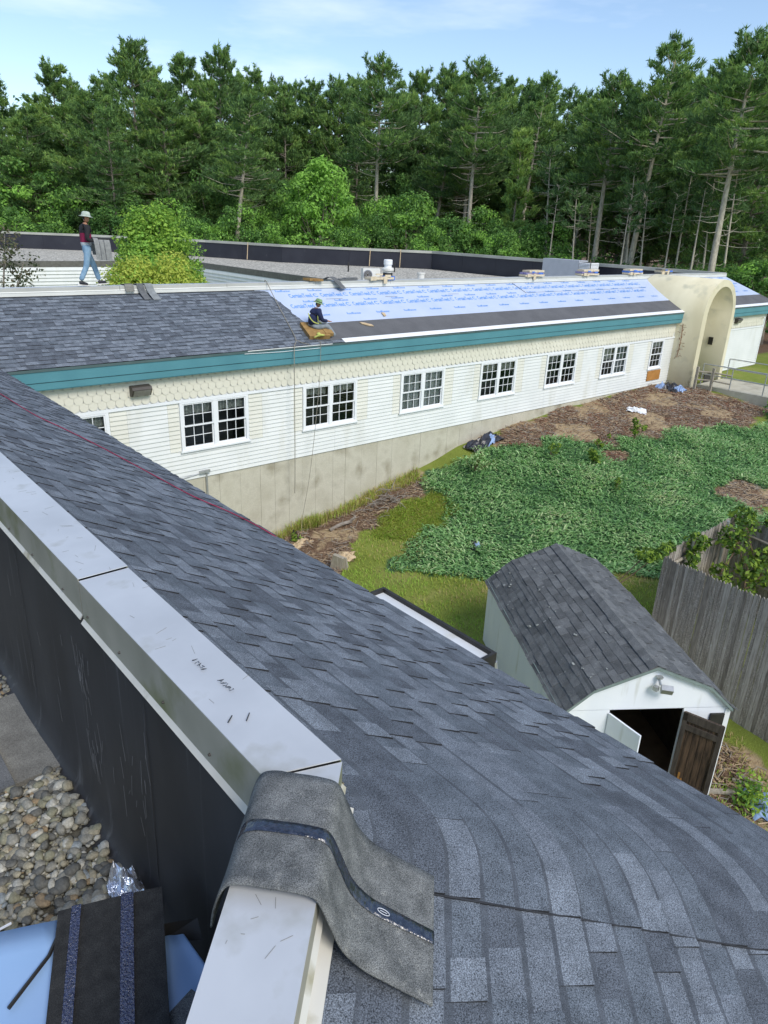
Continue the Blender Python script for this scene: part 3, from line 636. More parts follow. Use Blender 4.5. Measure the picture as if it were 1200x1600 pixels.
for row, (s, off, big_) in enumerate(((.12, .1, 0), (.40, .35, 1), (.64, .6, 0), (.88, .0, 1), (1.28, .45, 0))):
    x = 11.3+off+(s*.2); step = 1.10 if big_ else 1.12
    while x < 39.2:
        w = .92 if big_ else .52
        if x > xedge(s)+.1 and (x+w < XA0-.25 or x > XA1+.2) and x+w < hipx(s)-.1:
            if big_: stamp(Wb, Fb, x, s); stamp(Rv, Rf, x+.94, s-.08)
            else: stamp(Ws, Fs, x, s)
        x += step
M.build('printed_lettering', M_ink, und)['kind'] = 'stuff'
M = MB(); M.tube([S_far(.0, 21.9, .008), S_far(.62, 22.0, .008)], .012, 4)
M.tube([S_far(.63+.01*math.sin(x), x, .006) for x in np.arange(22.0, 30.6, .4)], .006, 4)
for a, b in ((12.9, 13.5), (15.2, 15.7), (18, 18.5)): M.tube([S_far(.52, a, .006), S_far(.53, b, .006)], .006, 4)
M.build('film_lap', M_ice, und)
# fascia boards and drip edge
def fascia(x0, x1):
    M = MB(); M.box(x0, x1, YE-.006, YE+.03, zE-.062, zE-.008); M.build('drip_edge', M_teal_d, far)
    M = MB(); M.box(x0, x1, YE+.012, YE+.05, zE-.285, zE-.064); M.build('fascia_board', M_teal, far)
    M = MB(); M.box(x0, x1, YE+.03, YE+.07, zE-.44, zE-.300); M.build('fascia_board', M_teal, far)
    M = MB(); M.box(x0, x1, YE+.045, YWALL+.02, zE-.46, zE-.442); M.build('soffit', M_teal, far)
fascia(1.13+SET+.05, XA0+.1); fascia(XA1-.1, XR)
M = MB(); M.box(12.3-3.2, 12.3-.6, YE-.010, YE+.008, zE-.02, zE-.004); M.tube([(9.0, YE-.015, zE-.07), (10.1, YE-.015, zE-.10), (11.3, YE-.02, zE-.09)], .007, 5); M.build('loose_metal_strip', M_drip, far)
# coping + white band + parapet of the far wing
for k_ in range(13):
    xa_ = XE0+(XE1-XE0)*k_/13+.004; xb_ = XE0+(XE1-XE0)*(k_+1)/13-.004; dz_ = random.uniform(-.004,.004)
    cpf = coping('coping', (xa_, YW+.22), (xb_, YW+.22), (xa_, YW-.015), (xb_, YW-.015), .004+dz_, face_in=.16, face_out=.08, parent=far, m=[M_alu, M_capf, M_flash2])
M = MB(); M.box(1.13, XE1, YW, YW+.20, -1.6, -.03); M.build('parapet', M_memb, far)
M = MB(); M.box(1.14, XE1-.01, YW-.022, YW-.002, ZT+.015, -.105); M.build('apron_flashing', M_flash2, far)
# walls
ZTR = -2.48; ZS0 = zE-.46; ZF = -4.47
wins = [(3.80+3.58*k, 5.58+3.58*k) for k in range(7)]; wins = [(a-.02, b-.02) for a, b in wins]+[(28.93, 29.87)]
WT, WB_ = -2.54, -3.66
M = MB()
xs = [3.4]+[v for w in wins for v in w]+[30.85]
for i in range(0, len(xs), 2): M.box(xs[i], xs[i+1], YWALL, YWALL+.14, WB_, WT)
M.box(3.4, 30.85, YWALL, YWALL+.14, ZF, WB_); M.box(3.4, 30.85, YWALL, YWALL+.14, WT, zE-.3)
M.box(33.6, 39.9, YWALL, YWALL+.14, ZF, zE-.3)
M.box(39.76, 39.9, YWALL+.14, 44, -4.7, zE-.3)
M.build('wall', M_white, far)
# trim board under the scallops
for (x0, x1) in ((3.4, 30.85), (33.6, 39.92)):
    M = MB(); M.box(x0, x1, YWALL-.045, YWALL-.002, ZTR-.025, ZTR+.045); M.build('trim_board', M_trim, far)
# fish-scale shingles
def scale_mesh(w, h):
    M = MB(); n = 8; poly = [(-w/2, h), (-w/2, w*.42)]+[(-w/2*math.cos(math.pi*k/n), w*.42-w*.42*math.sin(math.pi*k/n)) for k in range(1, n)]+[(w/2, w*.42), (w/2, h)]
    M.prism(poly, (0,0,0), (1,0,0), (0,.045,1), (0,-.006,0)); return M
SW, SH = .20, .165
sme = scale_mesh(SW-.005, SH+.03).mesh('scallop', [M_scal])
cells = []
for row in range(4):
    z = ZTR+.05+row*SH*.99
    for (x0, x1) in ((3.5, 30.75), (33.7, 39.85)):
        x = x0+(SW/2 if row%2 else SW)
        while x < x1-SW*.4: cells.append((x, z)); x += SW
cells.sort(key=lambda c: c[0]); R = MB(); base = scale_mesh(SW-.005, SH+.03)
for i, (x, z) in enumerate(cells):
    y = YWALL-.030+random.uniform(-.003,.003)
    if i < 300:
        o = link('scallop', sme, far, loc=(x-20, y-18, z+6.5+random.uniform(-.004,.004)))
    else: R.add([(v[0]+x, v[1]+y, v[2]+z) for v in base.v], base.f)
o = R.build('scallop_shingles', M_scal, far); o['kind'] = 'stuff'
# clapboards: white panels, cream beside the windows
def board(x0, x1, z0, z1, m_):
    M = MB(); y = YWALL
    M.add([(x0,y-.004,z1),(x1,y-.004,z1),(x1,y-.028,z0),(x0,y-.028,z0),(x0,y,z1),(x1,y,z1),(x1,y,z0),(x0,y,z0)], [(3,2,1,0),(4,5,6,7),(0,1,5,4),(2,3,7,6),(1,2,6,5),(3,0,4,7)])
    return M.build('clapboard', m_, far)
rows = 18; RH = (ZTR-.028-ZF)/rows
for k in range(rows):
    z1 = ZTR-.028-k*RH; z0 = z1-RH+.002
    if z0 > WB_-.11:
        lo = [3.4]+[w[1]+.07 for w in wins]; hi = [w[0]-.07 for w in wins]+[30.86]
        for a, b in zip(lo, hi):
            if b-a < .1: continue
            if b-a < 1.5: board(a, b, z0, z1, M_white); continue
            c1 = a+.40; c2 = b-.28; board(a, c1-.003, z0, z1, M_cream); board(c1, c2-.003, z0, z1, M_white); board(c2, b, z0, z1, M_cream)
    else:
        for a, b in ((3.4, 12.0), (12.005, 21.7), (21.705, 30.86)): board(a, b, z0, z1, M_white)
    board(33.6, 39.92, z0, z1, M_white)
M = MB(); M.box(39.88, 39.95, YWALL-.035, YWALL+.1, ZF, zE-.46); M.build('corner_trim', M_trim, far)
# foundation in poured panels
x = 3.4; 
M = MB(); M.box(3.4, 31.0, YWALL+.02, YWALL+.2, -7.2, ZF-.002); M.box(33.6, 39.88, YWALL+.02, YWALL+.2, -7.2, ZF-.002); M.build('foundation', M_conc, far)
while x < 30.8:
    w = .61 if random.random() < .8 else .46; w = min(w, 30.85-x)
    M = MB(); dy = random.uniform(-.004, .004); M.box(x+.0025, x+w-.0025, YWALL+.006+dy, YWALL+.03, -7.1, ZF-.006)
    M.build('concrete_panel', M_conc, far); x += w
M = MB(); M.box(33.65, 39.86, YWALL+.006, YWALL+.03, -7.1, ZF-.006); M.build('concrete_panel', M_conc, far)
# windows
pane_cache = {}
def window(x0, x1, style):
    fr = MB(); y0 = YWALL-.045; y1 = YWALL+.05; t = .065
    double = x1-x0 > 1.3
    fr.box(x0-.05, x1+.05, y0, y1, WB_-.07, WB_); fr.box(x0-.05, x1+.05, y0, y1, WT-.005, WT+.032)
    fr.box(x0-.05, x0+.03, y0, y1, WB_, WT-.005); fr.box(x1-.03, x1+.05, y0, y1, WB_, WT-.005)
    fr.box(x0-.09, x1+.09, y0-.03, y0-.001, WB_-.085, WB_-.045)
    if double: xm = (x0+x1)/2; fr.box(xm-.055, xm+.055, y0+.004, y1, WB_, WT-.005)
    w = fr.build('window', M_trim, far)
    rm = MB(); rm.box(x0-.1, x1+.1, YWALL+.9, YWALL+.92, WB_-.2, WT+.1); rm.box(x0-.12, x0-.1, YWALL+.145, YWALL+.92, WB_-.2, WT+.1); rm.box(x1+.1, x1+.12, YWALL+.145, YWALL+.92, WB_-.2, WT+.1)
    rm.box(x0-.1, x1+.1, YWALL+.145, YWALL+.92, WB_-.22, WB_-.2); rm.box(x0-.1, x1+.1, YWALL+.145, YWALL+.92, WT+.1, WT+.12); rm.build('room', M_room, w)
    zm = (WT+WB_)/2
    units = [(x0+.03, xm-.055), (xm+.055, x1-.03)] if double else [(x0+.03, x1-.03)]
    for ui, (a, b) in enumerate(units):
        for si, (zb, zt, dy) in enumerate(((zm-.02, WT-.005, 0.0), (WB_, zm+.02, .028))):
            s = MB(); ya, yb = YWALL-.030+dy, YWALL-.004+dy; tt = .032
            s.box(a, b, ya, yb, zb, zb+tt+.008); s.box(a, b, ya, yb, zt-tt, zt); s.box(a, a+tt, ya, yb, zb+tt+.008, zt-tt); s.box(b-tt, b, ya, yb, zb+tt+.008, zt-tt)
            s.build('sash', M_trim, w)
            gx0, gx1, gz0, gz1 = a+tt, b-tt, zb+tt+.008, zt-tt; ng = MB(); mt_ = .016
            for k in (1, 2): xx = gx0+(gx1-gx0)*k/3; ng.box(xx-mt_/2, xx+mt_/2, ya+.006, yb-.006, gz0, gz1)
            zz = (gz0+gz1)/2
            for k in range(3): ng.box(gx0+(gx1-gx0)*k/3+mt_/2, gx0+(gx1-gx0)*(k+1)/3-mt_/2, ya+.006, yb-.006, zz-mt_/2, zz+mt_/2)
            ng.build('muntin', M_trim, w)
            for k in range(3):
                for j in range(2):
                    p = MB(); px0 = gx0+(gx1-gx0)*k/3+.004; px1 = gx0+(gx1-gx0)*(k+1)/3-.004; pz0 = gz0+(gz1-gz0)*j/2+.004; pz1 = gz0+(gz1-gz0)*(j+1)/2-.004; yy = (ya+yb)/2+.002
                    tl = random.uniform(-.002,.002); p.add([(px0,yy+tl,pz0),(px1,yy-tl,pz0),(px1,yy,pz1),(px0,yy,pz1)], [(0,1,2,3)]); p.build('pane', M_glass, w)
        def cloth(xa, xb, za, zb_, m_, name, amp=.02, fr_=40, yb=.10):
            n = 40; G = []
            for i in range(n+1):
                xx = xa+(xb-xa)*i/n; yy = YWALL+yb+amp*math.sin(fr_*xx*3.1)+amp*.5*math.sin(fr_*xx*7.3)
                G.append([(xx, yy, za), (xx, yy+.01, zb_+ (.02*math.sin(xx*31) if name == 'valance' else 0))])
            M = MB(); M.sheet(G, 0); M.build(name, m_, w)
        if style == 'valance' : cloth(a, b, WT, WT-.30, M_lace, 'valance')
        if style == 'curtain' : cloth(a, b, WT, WB_, M_curt, 'curtain', .035, 28)
        if style == 'half':
            if ui == 1: cloth(a, b, WT, WB_+.0, M_blind, 'blind', .002)
            else: cloth(a, b, WT, WT-.5, M_lace, 'valance')
        if style == 'blind': 
            cloth(a, b, WT, WT-.26, M_lace, 'valance')
            M = MB()
            for k in range(10): z = WT-.28-k*.05; M.obox((a, YWALL+.12, z), (b-a,0,0), (0,.03,-.02), (0,0,.004))
            M.build('blind', M_blind, w)
styles = ['valance', 'valance', 'blind', 'curtain', 'valance', 'blind', 'half', 'blind']
for (a, b), st in zip(wins, styles): window(a, b, st)
M = MB(); M.box(28.92, 29.98, YWALL-.05, YWALL-.026, -4.23, -3.80); M.build('infill_panel', M_plyw, far)
# wall lamps
def walllamp(x, z, w):
    M = MB(); y = YWALL-.03
    M.prism([(0, 0), (-.17, -.02), (-.20, -.08), (-.10, -.24), (0, -.24)], (x, y, z+.12), (0,1,0), (0,0,1), (w,0,0)); a = M.build('wall_lamp', M_bronze, far)
    M = MB(); M.add([(x+.03, y-.198, z+.035),(x+w-.03, y-.198, z+.035),(x+w-.03, y-.110, z-.11),(x+.03, y-.110, z-.11)], [(0,3,2,1)]); M.v = [(v[0], v[1]-.008, v[2]-.004) for v in M.v]; M.build('lamp_lens', M_lens, a)
walllamp(6.14, -2.08, .46); walllamp(36.35, -2.04, .5)
M = MB(); M.lathe([(.04,-.03),(.05,0),(.03,.05)], (39.5, YWALL-.12, -2.05), 10); M.tube([(39.5,YWALL-.02,-2.0),(39.5,YWALL-.12,-2.0)], .015, 6); M.build('security_light', M_cream, far)
# conduit at the foundation
M = MB(); M.tube([(7.2, YWALL-.03, -4.42), (7.86, YWALL-.03, -4.34)], .016, 8); M.box(7.72, 8.0, YWALL-.09, YWALL-.025, -4.36, -4.29); M.tube([(7.92, YWALL-.02, -4.36), (7.92, YWALL-.02, -6.0)], .03, 8); M.build('conduit_pipe', M_galv, far)
# ---- barrel-vault entrance
def arch_poly(xc, w, zb, ztop, n=20):
    r = w/2; zs = ztop-r*1.08
    return [(xc-r, zb)]+[(xc-r*math.cos(math.pi*k/n), zs+r*1.08*math.sin(math.pi*k/n)) for k in range(n+1)]+[(xc+r, zb)]
po = arch_poly(32.22, 2.94, -4.55, .02); pi_ = arch_poly(32.27, 2.32, -4.55, -.27)
YF = 14.68; M = MB(); n = len(po); YB = 17.95
vo = [(x, YF, z) for x, z in po]; vi = [(x, YF, z) for x, z in pi_]; vob = [(x, YB, z) for x, z in po]; vib = [(x, YB-.6, z) for x, z in pi_]
M.v = vo+vi+vob+vib
for i in range(n-1):
    M.f += [(i, i+1, n+i+1, n+i), (i+1, i, 2*n+i, 2*n+i+1), (n+i, n+i+1, 3*n+i+1, 3*n+i)]; M.m += [0]*3
M.f.append((0, n, 3*n, 2*n)); M.m.append(0); M.f.append((n-1, 3*n-1, 4*n-1, 2*n-1)); M.m.append(0)
M.f.append(tuple(range(3*n, 4*n))); M.m.append(0)
arch = M.build('entrance_vault', M_stucco, far)
for p in arch.data.polygons:
    if abs(p.normal.y) < .2: p.use_smooth = True
M = MB(); M.box(33.385, 33.43, 15.28, 15.48, -2.92, -2.58); M.build('arch_lamp', M_black, arch)
M = MB(); M.box(32.0, 33.1, YB-.63, YB-.61, -4.4, -2.2); M.build('entrance_door', M_room, arch)
M = MB(); M.box(30.70, 30.73, 15.3, 15.82, -4.62, -4.40); M.build('arch_base_trim', M_conc, arch)
M = MB()
for k in range(26):
    z = -1.9-.055*k; a = Vector((30.735+.0, 15.45+random.uniform(-.12,.12), z)); M.tube([a, a+Vector((-.015, random.uniform(-.16,.16), random.uniform(-.12,.05)))], .008, 4)
M.tube([(30.73,15.5,-1.85),(30.72,15.45,-2.6),(30.73,15.5,-3.3)], .014, 5)
dv = M.build('dry_vine', M_rust); tag(dv, 'rust-red dry vine clinging to the wall beside the cream arch', 'vine')
# ---- flat roofs behind: gravel, courtyard, parapets
CX1, CY0, CY1 = 23.1, 24.0, 46.6
M = MB()
def quadz(x0, x1, y0, y1, z): M.add([(x0,y0,z),(x1,y0,z),(x1,y1,z),(x0,y1,z)], [(0,1,2,3)])
GZ = -1.27
quadz(1.13, XE1-.3, YW+.2, CY0-.2, GZ); quadz(CX1+.2, XE1-.3, CY0-.2, 44.3, GZ)
M.add([(-25,CY1+.2,GZ),(CX1+.2,CY1+.2,GZ),(CX1+.2,44.3,GZ),(34.8,44.3,GZ),(31.4,48.2,GZ),(28.8,55.2,GZ),(22.3,63.9,GZ),(17,67.7,GZ),(5,77,GZ),(-25,77,GZ)], [(0,1,2,3,4,5,6,7,8,9)])
M.add([(XE1-.3,44.3,GZ),(34.8,44.3,GZ),(XE1-.3,40.2,GZ)], [(0,1,2)])
hb = thing('flat_roof_block', 'low flat-roofed block with gravel roof, black parapet and white siding around a court', 'building', (20, 45, -5))
M.build('gravel_roof', M_gravel_far, hb)
# roof edge curb + white siding of the court
M = MB(); M.box(-25, CX1+.2, CY1-.02, CY1+.2, -1.42, -1.09); M.box(CX1-.02, CX1+.2, CY0, CY1-.02, -1.42, -1.09); M.build('roof_edge', M_galv if False else mat('edge_metal_dark', (.12,.115,.10), rough=.6), hb)
nS = 17
for k in range(nS):
    z1 = -1.43-k*.20; z0 = z1-.198
    M = MB(); M.add([(-25,CY1,z1),(CX1,CY1,z1),(CX1,CY1-.06,z0),(-25,CY1-.06,z0)], [(3,2,1,0)]); M.add([(-25,CY1,z0),(CX1,CY1,z0),(CX1,CY1-.06,z0),(-25,CY1-.06,z0)], [(0,1,2,3)])
    M.add([(CX1,CY0,z1),(CX1,CY1,z1),(CX1-.06,CY1,z0),(CX1-.06,CY0,z0)], [(0,1,2,3)]); M.add([(CX1,CY0,z0),(CX1,CY1,z0),(CX1-.06,CY1,z0),(CX1-.06,CY0,z0)], [(3,2,1,0)])
    M.build('clapboard', M_white, hb)
M = MB(); M.box(-25, CX1, CY1+.03, CY1+.1, -4.9, -1.4); M.box(CX1+.03, CX1+.1, CY0, CY1, -4.9, -1.4); M.box(1.13, CX1, CY0-.3, CY0-.2, -4.9, GZ+.05); M.build('wall', M_white, hb)
# black parapet with pale cap, in sections (the photo shows lap seams)
PL = [(XE1-.02, YW+.24), (XE1-.02, 40.1), (34.8, 44.3), (31.4, 48.2), (28.8, 55.2), (22.3, 63.9), (17, 67.7), (5, 76), (-12, 86)]
M_cap = mat('cap_metal_weathered', (.33,.33,.29), (.46,.46,.41), vs=.6, rough=.6)
M_memf = mat('membrane_far', (.020,.020,.030), (.030,.031,.042), vs=1.0, rough=.5, spot=(.06,.06,.07), spot_s=3, spot_lo=.66, spot_hi=.8)
for i, (p, q) in enumerate(zip(PL[:-1], PL[1:])):
    p, q = Vector((*p,0)), Vector((*q,0)); d = q-p; L = d.length; d.normalize(); n = Vector((-d.y, d.x, 0))
    nn = max(1, int(L/3.0))
    for k in range(nn):
        a = p+d*(L*k/nn+.012); M = MB(); M.obox(a+Vector((0,0,GZ-.4)), d*(L/nn-.012), Vector((0,0,-GZ+.4-.16)), Vector((-n.x,-n.y,0))*.25); M.build('parapet_panel', M_memf, hb)
    M = MB(); M.obox(p-d*.05+n*.06+Vector((0,0,-.17)), d*(L+.1), Vector((0,0,.17)), Vector((-n.x,-n.y,0))*.40); M.build('parapet_cap', M_cap, hb)
    M = MB(); M.obox(p-n*.26+Vector((0,0,-6)), d*L, Vector((0,0,5.75)), Vector((-n.x,-n.y,0))*.2); M.build('outer_wall', M_white, hb)

# ------------------------------------------------------------------ shed
SL0 = Vector((8.05, 4.806, 0)); SU = Vector((10.257-8.05, 3.229-4.806, 0)).normalized(); SV = Vector((10.403-8.05, 8.356-4.806, 0)).normalized()
SW_, SLn = 2.71, 4.26; ZEV = -5.114; ZG = -7.3
def SP(u, v, z): p = SL0+SU*u+SV*v; return Vector((p.x, p.y, z))
shed = thing('storage_shed', 'white gambrel-roofed shed with old dark shingles and open double doors', 'shed', (9.2, 6, ZG))
GAM = [(0, ZEV), (.42, ZEV+.40), (1.355, ZEV+.79), (2.29, ZEV+.40), (2.71, ZEV)]
d0, d1, dz = .76, 1.955, ZEV-.04
def gz_at(u): return float(np.interp(u, [g_[0] for g_ in GAM], [g_[1] for g_ in GAM]))
def gable(v, door):
    M = MB(); N_ = SV*.03
    def P2(poly): M.prism(poly, SP(0, v, 0), SU, (0,0,1), N_)
    top = [(u, z-.015) for u, z in GAM]
    if door:
        P2([(0, dz+.035)]+top+[(2.71, dz+.035)]); P2([(0, ZG-.3), (0, dz+.03), (d0, dz+.03), (d0, ZG-.3)]); P2([(d1, ZG-.3), (d1, dz+.03), (2.71, dz+.03), (2.71, ZG-.3)])
    else: P2([(0, ZG+.2)]+top+[(2.71, ZG+.2)])
    return M.build('gable_wall', M_shedw, shed)
gable(0, True); gable(SLn-.03, False)
for u, s_ in ((0, 1), (SW_-.03, 1)):
    M = MB(); M.obox(SP(u, .03, ZG-.2), SV*(SLn-.06), SU*.03, (0,0,ZEV-ZG+.18)); M.build('side_wall', M_shedw, shed)
M = MB(); M.obox(SP(.03,.03,-7.25), SU*(SW_-.06), SV*(SLn-.06), (0,0,.27)); M.build('floor', mat('shed_floor', (.20,.12,.06), (.30,.19,.10), vs=4, rough=.9), shed)
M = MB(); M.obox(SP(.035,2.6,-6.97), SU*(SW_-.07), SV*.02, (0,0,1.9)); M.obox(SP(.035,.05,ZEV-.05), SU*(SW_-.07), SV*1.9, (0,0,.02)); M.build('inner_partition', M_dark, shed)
M = MB(); M.obox(SP(.032,.04,-7.0), SV*(SLn-.08), SU*.012, (0,0,ZEV+6.9)); M.obox(SP(SW_-.044,.04,-7.0), SV*(SLn-.08), SU*.012, (0,0,ZEV+6.9)); M.build('shade_lining', mat('bare_wood_shaded', (.03,.022,.016), (.06,.045,.032), rough=.95), shed)  # lining added to darken the inside; interior shade is put into its wood colour
# trim: corner boards, rake boards
for u in (-.012, SW_-.075): M = MB(); M.obox(SP(u, -.014, ZG-.2), SU*.087, SV*.013, (0,0,ZEV-ZG+.16)); M.build('corner_trim', M_trim, shed)
M = MB()
for a, b in zip(GAM[:-1], GAM[1:]):
    A, B = SP(a[0], -.07, a[1]), SP(b[0], -.07, b[1]); d = (B-A); up = Vector((0,0,1)); M.obox(A-up*.055, d, SV*.07, up*.055)
M.build('rake_trim', M_trimg, shed)
M = MB(); 
for u in (-.03, SW_+.005): M.obox(SP(u, -.05, ZEV-.06), SV*(SLn+.1), SU*.025, (0,0,.055))
M.build('eave_trim', M_trimg, shed)
# roof deck + tabs
q = MB(); OV = .07
ex = [(-.06, ZEV-.055)]+GAM[1:4]+[(2.77, ZEV-.055)]
for a, b in zip(ex[:-1], ex[1:]):
    q.add([SP(a[0],-OV,a[1]), SP(b[0],-OV,b[1]), SP(b[0],SLn+OV,b[1]), SP(a[0],SLn+OV,a[1])], [(0,1,2,3)])
shr = q.build('roof', SHD[2], shed)
def S_shed(side, t, v, h):
    """t = distance down the slope from the ridge on that side"""
    L1 = math.hypot(.935, .39); L2 = math.hypot(.48, .455)
    if t <= L1: u = .935*t/L1; z = ZEV+.79-.39*t/L1; nu, nz_ = .39/L1, .935/L1
    else: k = (t-L1)/L2; u = .935+.48*k; z = ZEV+.40-.455*k; nu, nz_ = .455/L2, .48/L2
    U = 1.355+side*(u+nu*h); return SP(U, v, z+nz_*h)
R = MB(); cnt = 0; Ltot = math.hypot(.935,.39)+math.hypot(.48,.455); ncs = 12; dsh = Ltot/ncs
for side in (-1, 1):
    for i in range(ncs):
        v = -OV-.3+(.15 if i%2 else 0)
        while v < SLn+OV:
            w = .30; a, b = max(v, -OV), min(v+w-.005, SLn+OV); v += w
            if b-a < .03: continue
            cnt += 1; jit = random.uniform(-.012, .012); curl = random.uniform(.008,.02) if side < 0 else random.uniform(.012,.05)
            t0, t1 = max(.0, i*dsh-.015), (i+1)*dsh+jit
            f_ = lambda t, vv, h: S_shed(side, t, vv, h)
            M = MB(); k2 = random.uniform(.6, 1.3)
            pts = [f_(t0,a,.004), f_(t1,a,curl), f_(t1,b,curl*k2), f_(t0,b,.004), f_(t0,a,-.002), f_(t1,a,curl-.009), f_(t1,b,curl*k2-.009), f_(t0,b,-.002)]
            fc = [(0,1,2,3),(1,5,6,2),(0,4,5,1),(3,2,6,7)]
            c = random.choices([0,1,2],[4,3,3])[0]
            if side < 0 or i < 10: M.add(pts, fc); M.build('shingle', SHD[c], shr)
            else: R.add(pts, fc, c)
if R.v: o = R.build('shingle_rows', SHD, shr); o['kind'] = 'stuff'
M = MB(); v = -OV
while v < SLn: 
    pts = []
    for hh in (.02, .028):
        pass
    A = [S_shed(-1, .13, v, .018), S_shed(-1, .0, v, .03), S_shed(1, .13, v, .018), S_shed(-1, .13, v+.17, .028), S_shed(-1, 0, v+.17, .04), S_shed(1, .13, v+.17, .028)]
    M = MB(); M.add(A+[S_shed(-1,.13,v+.17,.018), S_shed(-1,0,v+.17,.03), S_shed(1,.13,v+.17,.018)], [(0,1,4,3),(1,2,5,4),(3,4,7,6),(4,5,8,7)]); M.build('ridge_shingle', SHD[random.choice([0,1])], shr); v += .15
M = MB()
for _ in range(20):
    t, v = random.uniform(.1, 1.6), random.uniform(.0, SLn); r_ = random.uniform(.010, .030); c = S_shed(-1, t, v, .024)
    for _k in range(3): M.lathe([(r_*random.uniform(.5,1), 0), (r_*.3, .003)], S_shed(-1, t+random.uniform(-1,1)*r_, v+random.uniform(-1,1)*r_, .024), 5)
o = M.build('lichen_spots', M_lichen, shr); o['kind'] = 'stuff'
# doors
def door(hinge_u, ang, flip, white):
    dw = .60; H = dz-ZG-.05; hinge = SP(hinge_u, -.01, ZG+.03)
    dirn = Matrix.Rotation(ang, 3, 'Z')@(SU*flip); nrm = Vector((dirn.y, -dirn.x, 0))*(1 if white else -1)
    if white:
        M = MB(); M.obox(hinge, dirn*dw, nrm*.03, (0,0,H)); d_ = M.build('door', M_shedw, shed); d_['label'] = 'white painted door leaf'
        M = MB()
        for z in (.25, H-.22): M.obox(hinge+Vector((0,0,z))-nrm*.012-dirn*.03, dirn*.42, nrm*.01, (0,0,.035)); M.obox(hinge+Vector((0,0,z-.03))-nrm*.014-dirn*.07, dirn*.08, nrm*.012, (0,0,.09))
        M.build('strap_hinge', M_black, d_)
        M = MB(); M.obox(hinge+Vector((0,0,0))-nrm*.02+dirn*.02, dirn*.012, nrm*.015, (0,0,H)); M.build('door_edge', M_black, d_)
    else:
        M = MB(); M.obox(hinge+dirn*.02, dirn*(dw-.04), nrm*.008, (0,0,H)); d_ = M.build('door', M_wood_frame, shed); d_['label'] = 'dark stained plank door swung open'
        for k in range(6):
            M = MB(); M.obox(hinge+dirn*(k*dw/6+.004)-nrm*.016, dirn*(dw/6-.008), nrm*.014, (0,0,H)); M.build('plank', M_wood_d, d_)
        M = MB(); 
        for z in (.04, .72, H-.30): M.obox(hinge+dirn*.03-nrm*.036+Vector((0,0,z)), dirn*(dw-.06), nrm*.019, (0,0,.10))
        for x in (0, dw-.07): M.obox(hinge+dirn*x-nrm*.034, dirn*.07, nrm*.016, (0,0,H))
        M.obox(hinge+dirn*.0-nrm*.034+Vector((0,0,H-.14)), dirn*dw, nrm*.0155, (0,0,.14))
        M.build('door_batten', M_wood_frame, d_)
        M = MB(); M.obox(hinge+dirn*.12-nrm*.022+Vector((0,0,.82)), dirn*.03, nrm*.004, (0,0,.16)); M.obox(hinge+dirn*.16-nrm*.022+Vector((0,0,.80)), dirn*.03, nrm*.004, (0,0,.08)); M.build('paint_mark', M_plyw, d_)
door(d0+.005, rad(-64), 1, True)
door(d1-.005, rad(38), -1, False) if False else door(d1+.01, rad(-42), 1, False)
M = MB(); c = SP(1.42, -.05, ZEV+.55); M.lathe([(.05,0),(.05,.02)], c+Vector((0,0,.04)), 10); M.tube([c+SV*.05, c, c-SV*.06+Vector((0,0,-.05))], .02, 6); M.build('flood_lamp', M_galv, shed)
M = MB(); M.rbox(SP(1.50,-.16,ZEV+.45), (.17,.09,.12), math.atan2(SU.y,SU.x)-.3, 0, .5); M.rbox(SP(1.36,-.10,ZEV+.44), (.07,.07,.07), 0, 0); M.build('flood_lamp_head', M_galv, shed)
M = MB(); M.obox(SP(2.40,-.04,ZEV-.40), SU*.22, SV*.035, (0,0,.28)); M.build('meter_box', M_black, shed)
M = MB(); M.obox(SP(1.5,.5,-6.97), SU*.35, SV*.25, (0,0,.22)); bx = M.build('box', mat('box_brown', (.22,.12,.06), rough=.8)); tag(bx, 'brown box on the floor inside the open shed', 'box')
M = MB(); M.obox(SP(.9,1.1,-6.97), SU*.3, SV*.2, (0,0,.3)); bx = M.build('bin', M_black); tag(bx, 'black bin standing deep inside the shed', 'bin')

# ------------------------------------------------------------------ stockade fence
def fence(name, label, p, q, zt, zb, pw, outside, posts, parts_rail=True, hjit=.03):
    p, q = Vector((*p,0)), Vector((*q,0)); d = q-p; L = d.length; d.normalize(); n = Vector((-d.y, d.x, 0))*outside
    t = thing(name, label, 'fence', (p.x, p.y, zb)); k = 0; x = 0
    while x < L:
        w = pw*random.uniform(.85, 1.1); z1 = zt+random.uniform(-hjit, hjit); lean = random.uniform(-.012,.012)
        M = MB(); poly = [(0,0),(w-.005,0),(w-.005+lean,z1-zb-.045),((w-.005)*.62+lean,z1-zb),((w-.005)*.38+lean,z1-zb),(lean,z1-zb-.045)]
        M.prism(poly, p+d*x+Vector((0,0,zb))+n*random.uniform(0,.008), d, (0,0,1), n*.018); M.build('picket', random.choices(M_woods,[5,2,2])[0], t); x += w
    if parts_rail:
        for z in (zt-.35, (zt+zb)/2-.1, zb+.35):
            M = MB(); M.tube([p-n*.035+Vector((0,0,z)), q-n*.035+Vector((0,0,z+random.uniform(-.04,.04)))], .036, 6); M.build('rail', M_lumber, t)
    for u in posts:
        M = MB(); M.tube([p+d*u-n*.10+Vector((0,0,zb-.2)), p+d*u-n*.10+Vector((random.uniform(-.05,.05),0,zt+.06))], .035, 8); M.build('post', M_galv, t)
    return t
fence('picket_fence', 'weathered grey picket fence right behind the shed', (12.86, 5.95), (12.36, 1.2), -4.30, -7.2, .064, -1 if False else -1, (2.3, 4.4))
fence('picket_fence', 'vine-covered grey picket fence running off behind the nearer one', (13.0, 6.0), (16.3, 6.05), -4.28, -6.7, .075, 1, (.95, 2.55))
